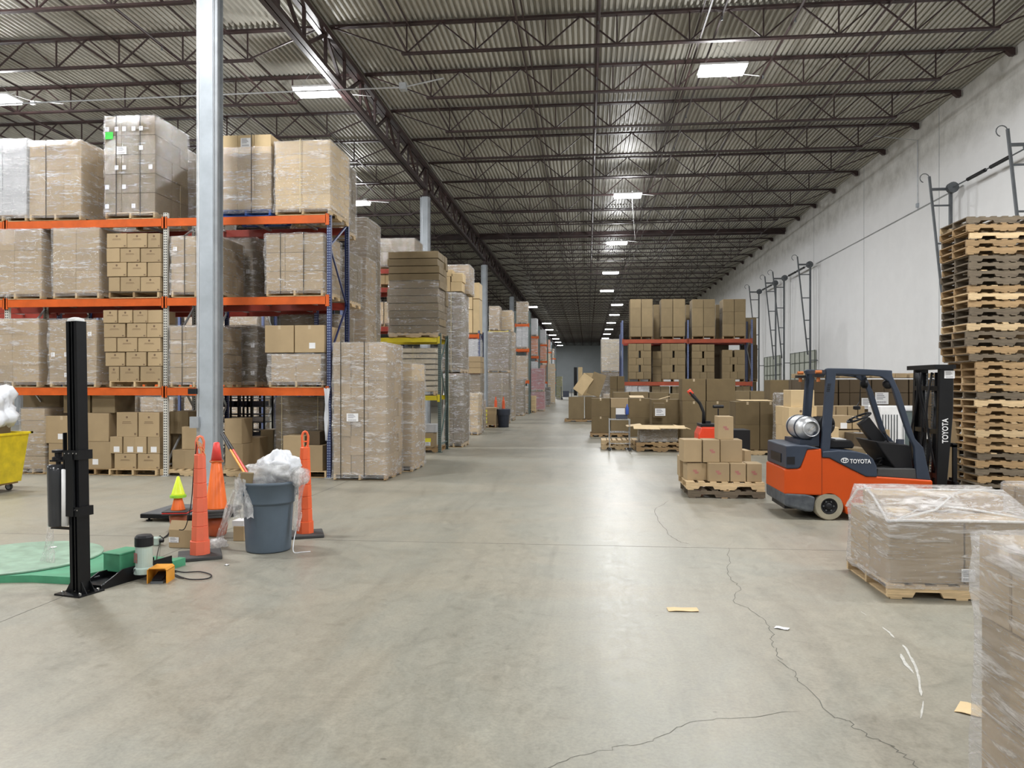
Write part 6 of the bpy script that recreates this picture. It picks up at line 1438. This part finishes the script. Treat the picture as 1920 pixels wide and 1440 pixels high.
# open carton with label, small carton, scraps of card
c = W(340, 1028); o = carton(c.x-.15, c.x+.16, c.y, .28, 0, .20, KRAFT, 'low kraft carton with a barcode label left of the coral post', 'small cartons by the cones', rz=-.1)
sticker(o, -.08, -.143, .09, .12, .06); o2 = MB().box(-.15, .15, 0, .004, 0, .11).obj('flap', KRAFT, o); o2.location = (0, -.137, .198); o2.rotation_euler = (-.5, 0, 0)
c = W(447, 1015); carton(c.x-.07, c.x+.07, c.y, .2, 0, .17, KRAFT, 'small kraft block left of the trash can', 'small cartons by the cones'); MB().box(-.08, .06, -.09, .09, .0, .06).obj('paper_bundle', PAPER, label='white paper bundle on the small kraft block', cat='paper').location = (c.x, c.y+.1, .172)
t = thing('power_plug', 'grey-green wall plug box with black cord behind the motor', 'plug', (W(292, 1022).x, W(292, 1022).y, 0)); MB().cbox(-.05, .05, -.04, .04, 0, .09, .01).obj('plug_box', PALEGREEN, t); MB().tube([(.05, 0, .05), (.09, 0, .05)], .02, 8).obj('knob', BLACKP, t)
MB().tube([W(293, 1008, .012), W(300, 1005, .012), W(306, 1009, .012), W(314, 1003, .015), W(322, 990, .02), W(320, 982, .02)], .007, 6).obj('black_cable', BLACKP, label='short black cable with plugs behind the low carton', cat='cable', smooth=True)
# trash can
c = W(503.5, 1030.5); c.z = 0
t = thing('trash_can', 'round grey-blue trash can with side handle, stuffed with plastic film', 'trash can', (c.x, c.y, 0))
prof = [(.215, 0), (.232, .008), (.236, .02), (.245, .20), (.262, .50), (.264, .52), (.285, .525), (.286, .54), (.296, .72), (.305, .725), (.305, .75), (.292, .755), (.280, .74), (.26, .5), (.23, .03)]
MB().lathe(prof, (0, 0, 0), 48).obj('barrel', CANGREY, t, smooth=True)
for q in (-2.25, .9):
    M = Matrix.Rotation(q, 4, 'Z')
    MB().tube([M @ Vector(p) for p in ((.285, -.07, .70), (.31, -.065, .66), (.325, -.05, .575), (.325, .05, .575), (.31, .065, .66), (.285, .07, .70))], .009, 6).obj('handle', CANGREY, t, smooth=True)
    MB().box(.27, .288, -.055, .055, .58, .70, M).obj('handle_recess', BLUEBIN, t)
cc = Vector((c.x, c.y, 0))
blob('film_bundle', (c.x+.03, c.y+.02, .84), (.27, .22, .15), BAG, 'bulging bundle of clear white film on top of the trash can', 'plastic film', 5, 44, .5, 2.0)
blob('film_bundle', (c.x+.10, c.y+.05, .91), (.20, .17, .14), BAGW, 'white bag lobe rising from the trash can', 'plastic film', 8, 36, .5, 2.4)
o = carton(-.07, .07, -.05, .1, 0, .12, KRAFT_D, 'scrap of brown carton stuck in the trash can rim', 'trash in the can'); o.location = (c.x-.16, c.y-.2, .74); o.rotation_euler = (0, .1, .4)
def drape(name, top, bot, w0, w1, m, label, seed=1, nx=9, nz=14, fold=.035):
    g = []; top, bot = Vector(top), Vector(bot); R_ = random.Random(seed)
    for j in range(nz+1):
        f = j/nz; cpt = top.lerp(bot, f); w = w0+(w1-w0)*f+.02*math.sin(f*9+seed)
        for i in range(nx+1):
            s = i/nx-.5; g.append((cpt.x+s*w, cpt.y+fold*math.sin(i*1.9+seed+f*2)+.01*R_.uniform(-1, 1), cpt.z+.012*math.sin(i*2.7+j*1.3)))
    n = nx+1
    return MB().add(g, [(j*n+i, j*n+i+1, (j+1)*n+i+1, (j+1)*n+i) for j in range(nz) for i in range(nx)]).obj(name, m, smooth=True, label=label, cat='plastic film')
o = drape('film_drape', (c.x-.20, c.y-.27, .80), (c.x-.13, c.y-.33, .40), .10, .22, BAG, 'crumpled clear film hanging over the left front of the can', 2)
p2 = W(408, 1028); drape('film_drape', (c.x-.24, c.y-.12, .84), (p2.x, p2.y, .04), .07, .10, BAGF, 'long clear film strand trailing from can to the coral post foot', 4, fold=.02)
blob('film_wad', (p2.x, p2.y, .05), (.10, .09, .05), BAG, 'crumpled wad of film on the floor by the coral post', 'plastic film', 11, 24, .6, 3)
drape('film_drape', (c.x+.36, c.y-.02, .86), (c.x+.33, c.y-.05, .22), .16, .05, BAGF, 'clear film bag hanging over the right side of the can', 7, fold=.03)
blob('film_lobe', (c.x+.34, c.y, .80), (.11, .12, .10), BAGF, 'puffed clear film at the right rim of the can', 'plastic film', 13, 24, .4, 2.5)
MB().tube(S([(c.x+.33, c.y-.05, .24), (c.x+.32, c.y-.1, .1), (c.x+.34, c.y-.14, .01), (c.x+.42, c.y-.12, .008), (c.x+.5, c.y-.08, .008)]), .005, 5).obj('film_string', BAGW, label='thin twisted film string on the floor right of the can', cat='plastic film')
# poles leaning by the column
for k, (dx, m) in enumerate(((0, CONERED), (-.035, FPORANGE))):
    p = Vector((WX(419+k*-3, 9.4), 9.4, WZ(814, 419, 9.4))); q = Vector((c.x-.22, c.y+.12, .70)); 
    MB().tube([q+Vector((dx, 0, 0)), p.lerp(q, .35)+Vector((dx*.6, 0, 0))], .013, 8).obj('pole', m, label='%s pole leaning out of the trash can to the left' % ('red', 'orange')[k], cat='pole')
    MB().tube([p.lerp(q, .35)+Vector((dx*.6, 0, 0)), p], .017, 8).obj('grip', BLACKP, COL.objects[-1])
# paper and scraps on the floor
def scrap(u, v, w, d, m, lab, rz=0, z=.004, cat='scrap'):
    c = W(u, v); mb = MB(); g = []
    for j in range(4):
        for i in range(5): g.append(((i/4-.5)*w, (j/3-.5)*d, z+.006*abs(math.sin(i*2+j*3))))
    g2 = [(a, b, h-.003) for a, b, h in g]; F_ = [(j*5+i, j*5+i+1, (j+1)*5+i+1, (j+1)*5+i) for j in range(3) for i in range(4)]
    mb.add(g, F_); mb.add(g2, [f[::-1] for f in F_]); o = mb.obj('scrap', m, label=lab, cat=cat); o.location = (c.x, c.y, 0); o.rotation_euler.z = rz
scrap(1280, 1144, .24, .10, KRAFT_L, 'torn cream cardboard strip on the open floor', .05)
scrap(1466, 1179, .10, .05, PAPER, 'crumpled white paper beside the long crack', -.5); scrap(425, 1060, .04, .04, PAPER, 'small white scrap right of the coral post base')
scrap(1822, 1332, .14, .17, KRAFT_L, 'torn cardboard corner beside the nearest wrapped load', -.6)
scrap(1000, 773, .3, .4, BLACKP, 'dark flat scrap lying far down the aisle')
# far can with two posts beside the third column
Yk_ = W(944, 801).y; xk = WX(944, Yk_)
t = thing('trash_can', 'dark blue-grey trash can far away beside the third column', 'trash can', (xk, Yk_, 0)); MB().lathe([(.22, 0), (.25, .5), (.28, .52), (.29, .74), (.30, .76), (.27, .75), (.22, .1)], (0, 0, 0), 24).obj('barrel', BLUEBIN, t, smooth=True)
for i, u in enumerate((929.5, 944)):
    y = Yk_+.6; t = thing('traffic_delineator', 'small orange post behind the far trash can, %s one' % ('left', 'right')[i], 'traffic post', (WX(u, y), y, 0)); MB().box(-.18, .18, -.18, .18, 0, .03).obj('base', RUBBER, t)
    MB().lathe([(.09, .03), (.055, 1.1), (.03, 1.12), (.03, 1.25)], (0, 0, 0), 10).obj('post', CORAL2, t)
# torn film tail on the blue upright
drape('film_drape', (WX(613, 14.1), 14.1, WZ(728, 613, 14.1)), (WX(612, 14.1), 14.1, WZ(826, 612, 14.1)), .12, .04, BAGW, 'white torn film tail hanging on the blue upright', 21, 5, 10, .03)
# distant things at the far wall
MB().box(WX(1076, 120), WX(1082, 120), 120, 121, 0, 4.4).obj('dark_partition', BLACK, label='dark upright panel near the far wall', cat='panel')
load('cream wrapped stack near the far wall', WX(1084, 110), WX(1092, 110), 110, 0, 4.2, d=1.2, cols=1, rows=4, m=KRAFT_L, fm=None, lod=2)
load('low cream wrapped stack near the far wall', WX(1093, 112), WX(1112, 112), 112, 0, 3.4, d=1.2, cols=3, rows=3, m=KRAFT_L, fm=None, lod=2)
# a person-high dark cart far down
t = thing('parts_cart', 'small dark cart with tall sides far down the aisle', 'cart', (WX(1062, 88), 88, 0)); MB().box(-.6, .6, -.4, .4, .3, .36).box(-.6, -.55, -.4, .4, .1, 1.5).box(.55, .6, -.4, .4, .1, 1.2).box(-.4, .3, -.3, .3, .36, 1.0).obj('frame', BLUEBIN, t)
for sx in (-.5, .5): MB().lathe([(.12, -.04), (.12, .04)], (0, 0, 0), 12, Matrix.Translation((sx, -.35, .12)) @ Matrix.Rotation(PI/2, 4, 'X')).obj('wheel', RUBBER, t)
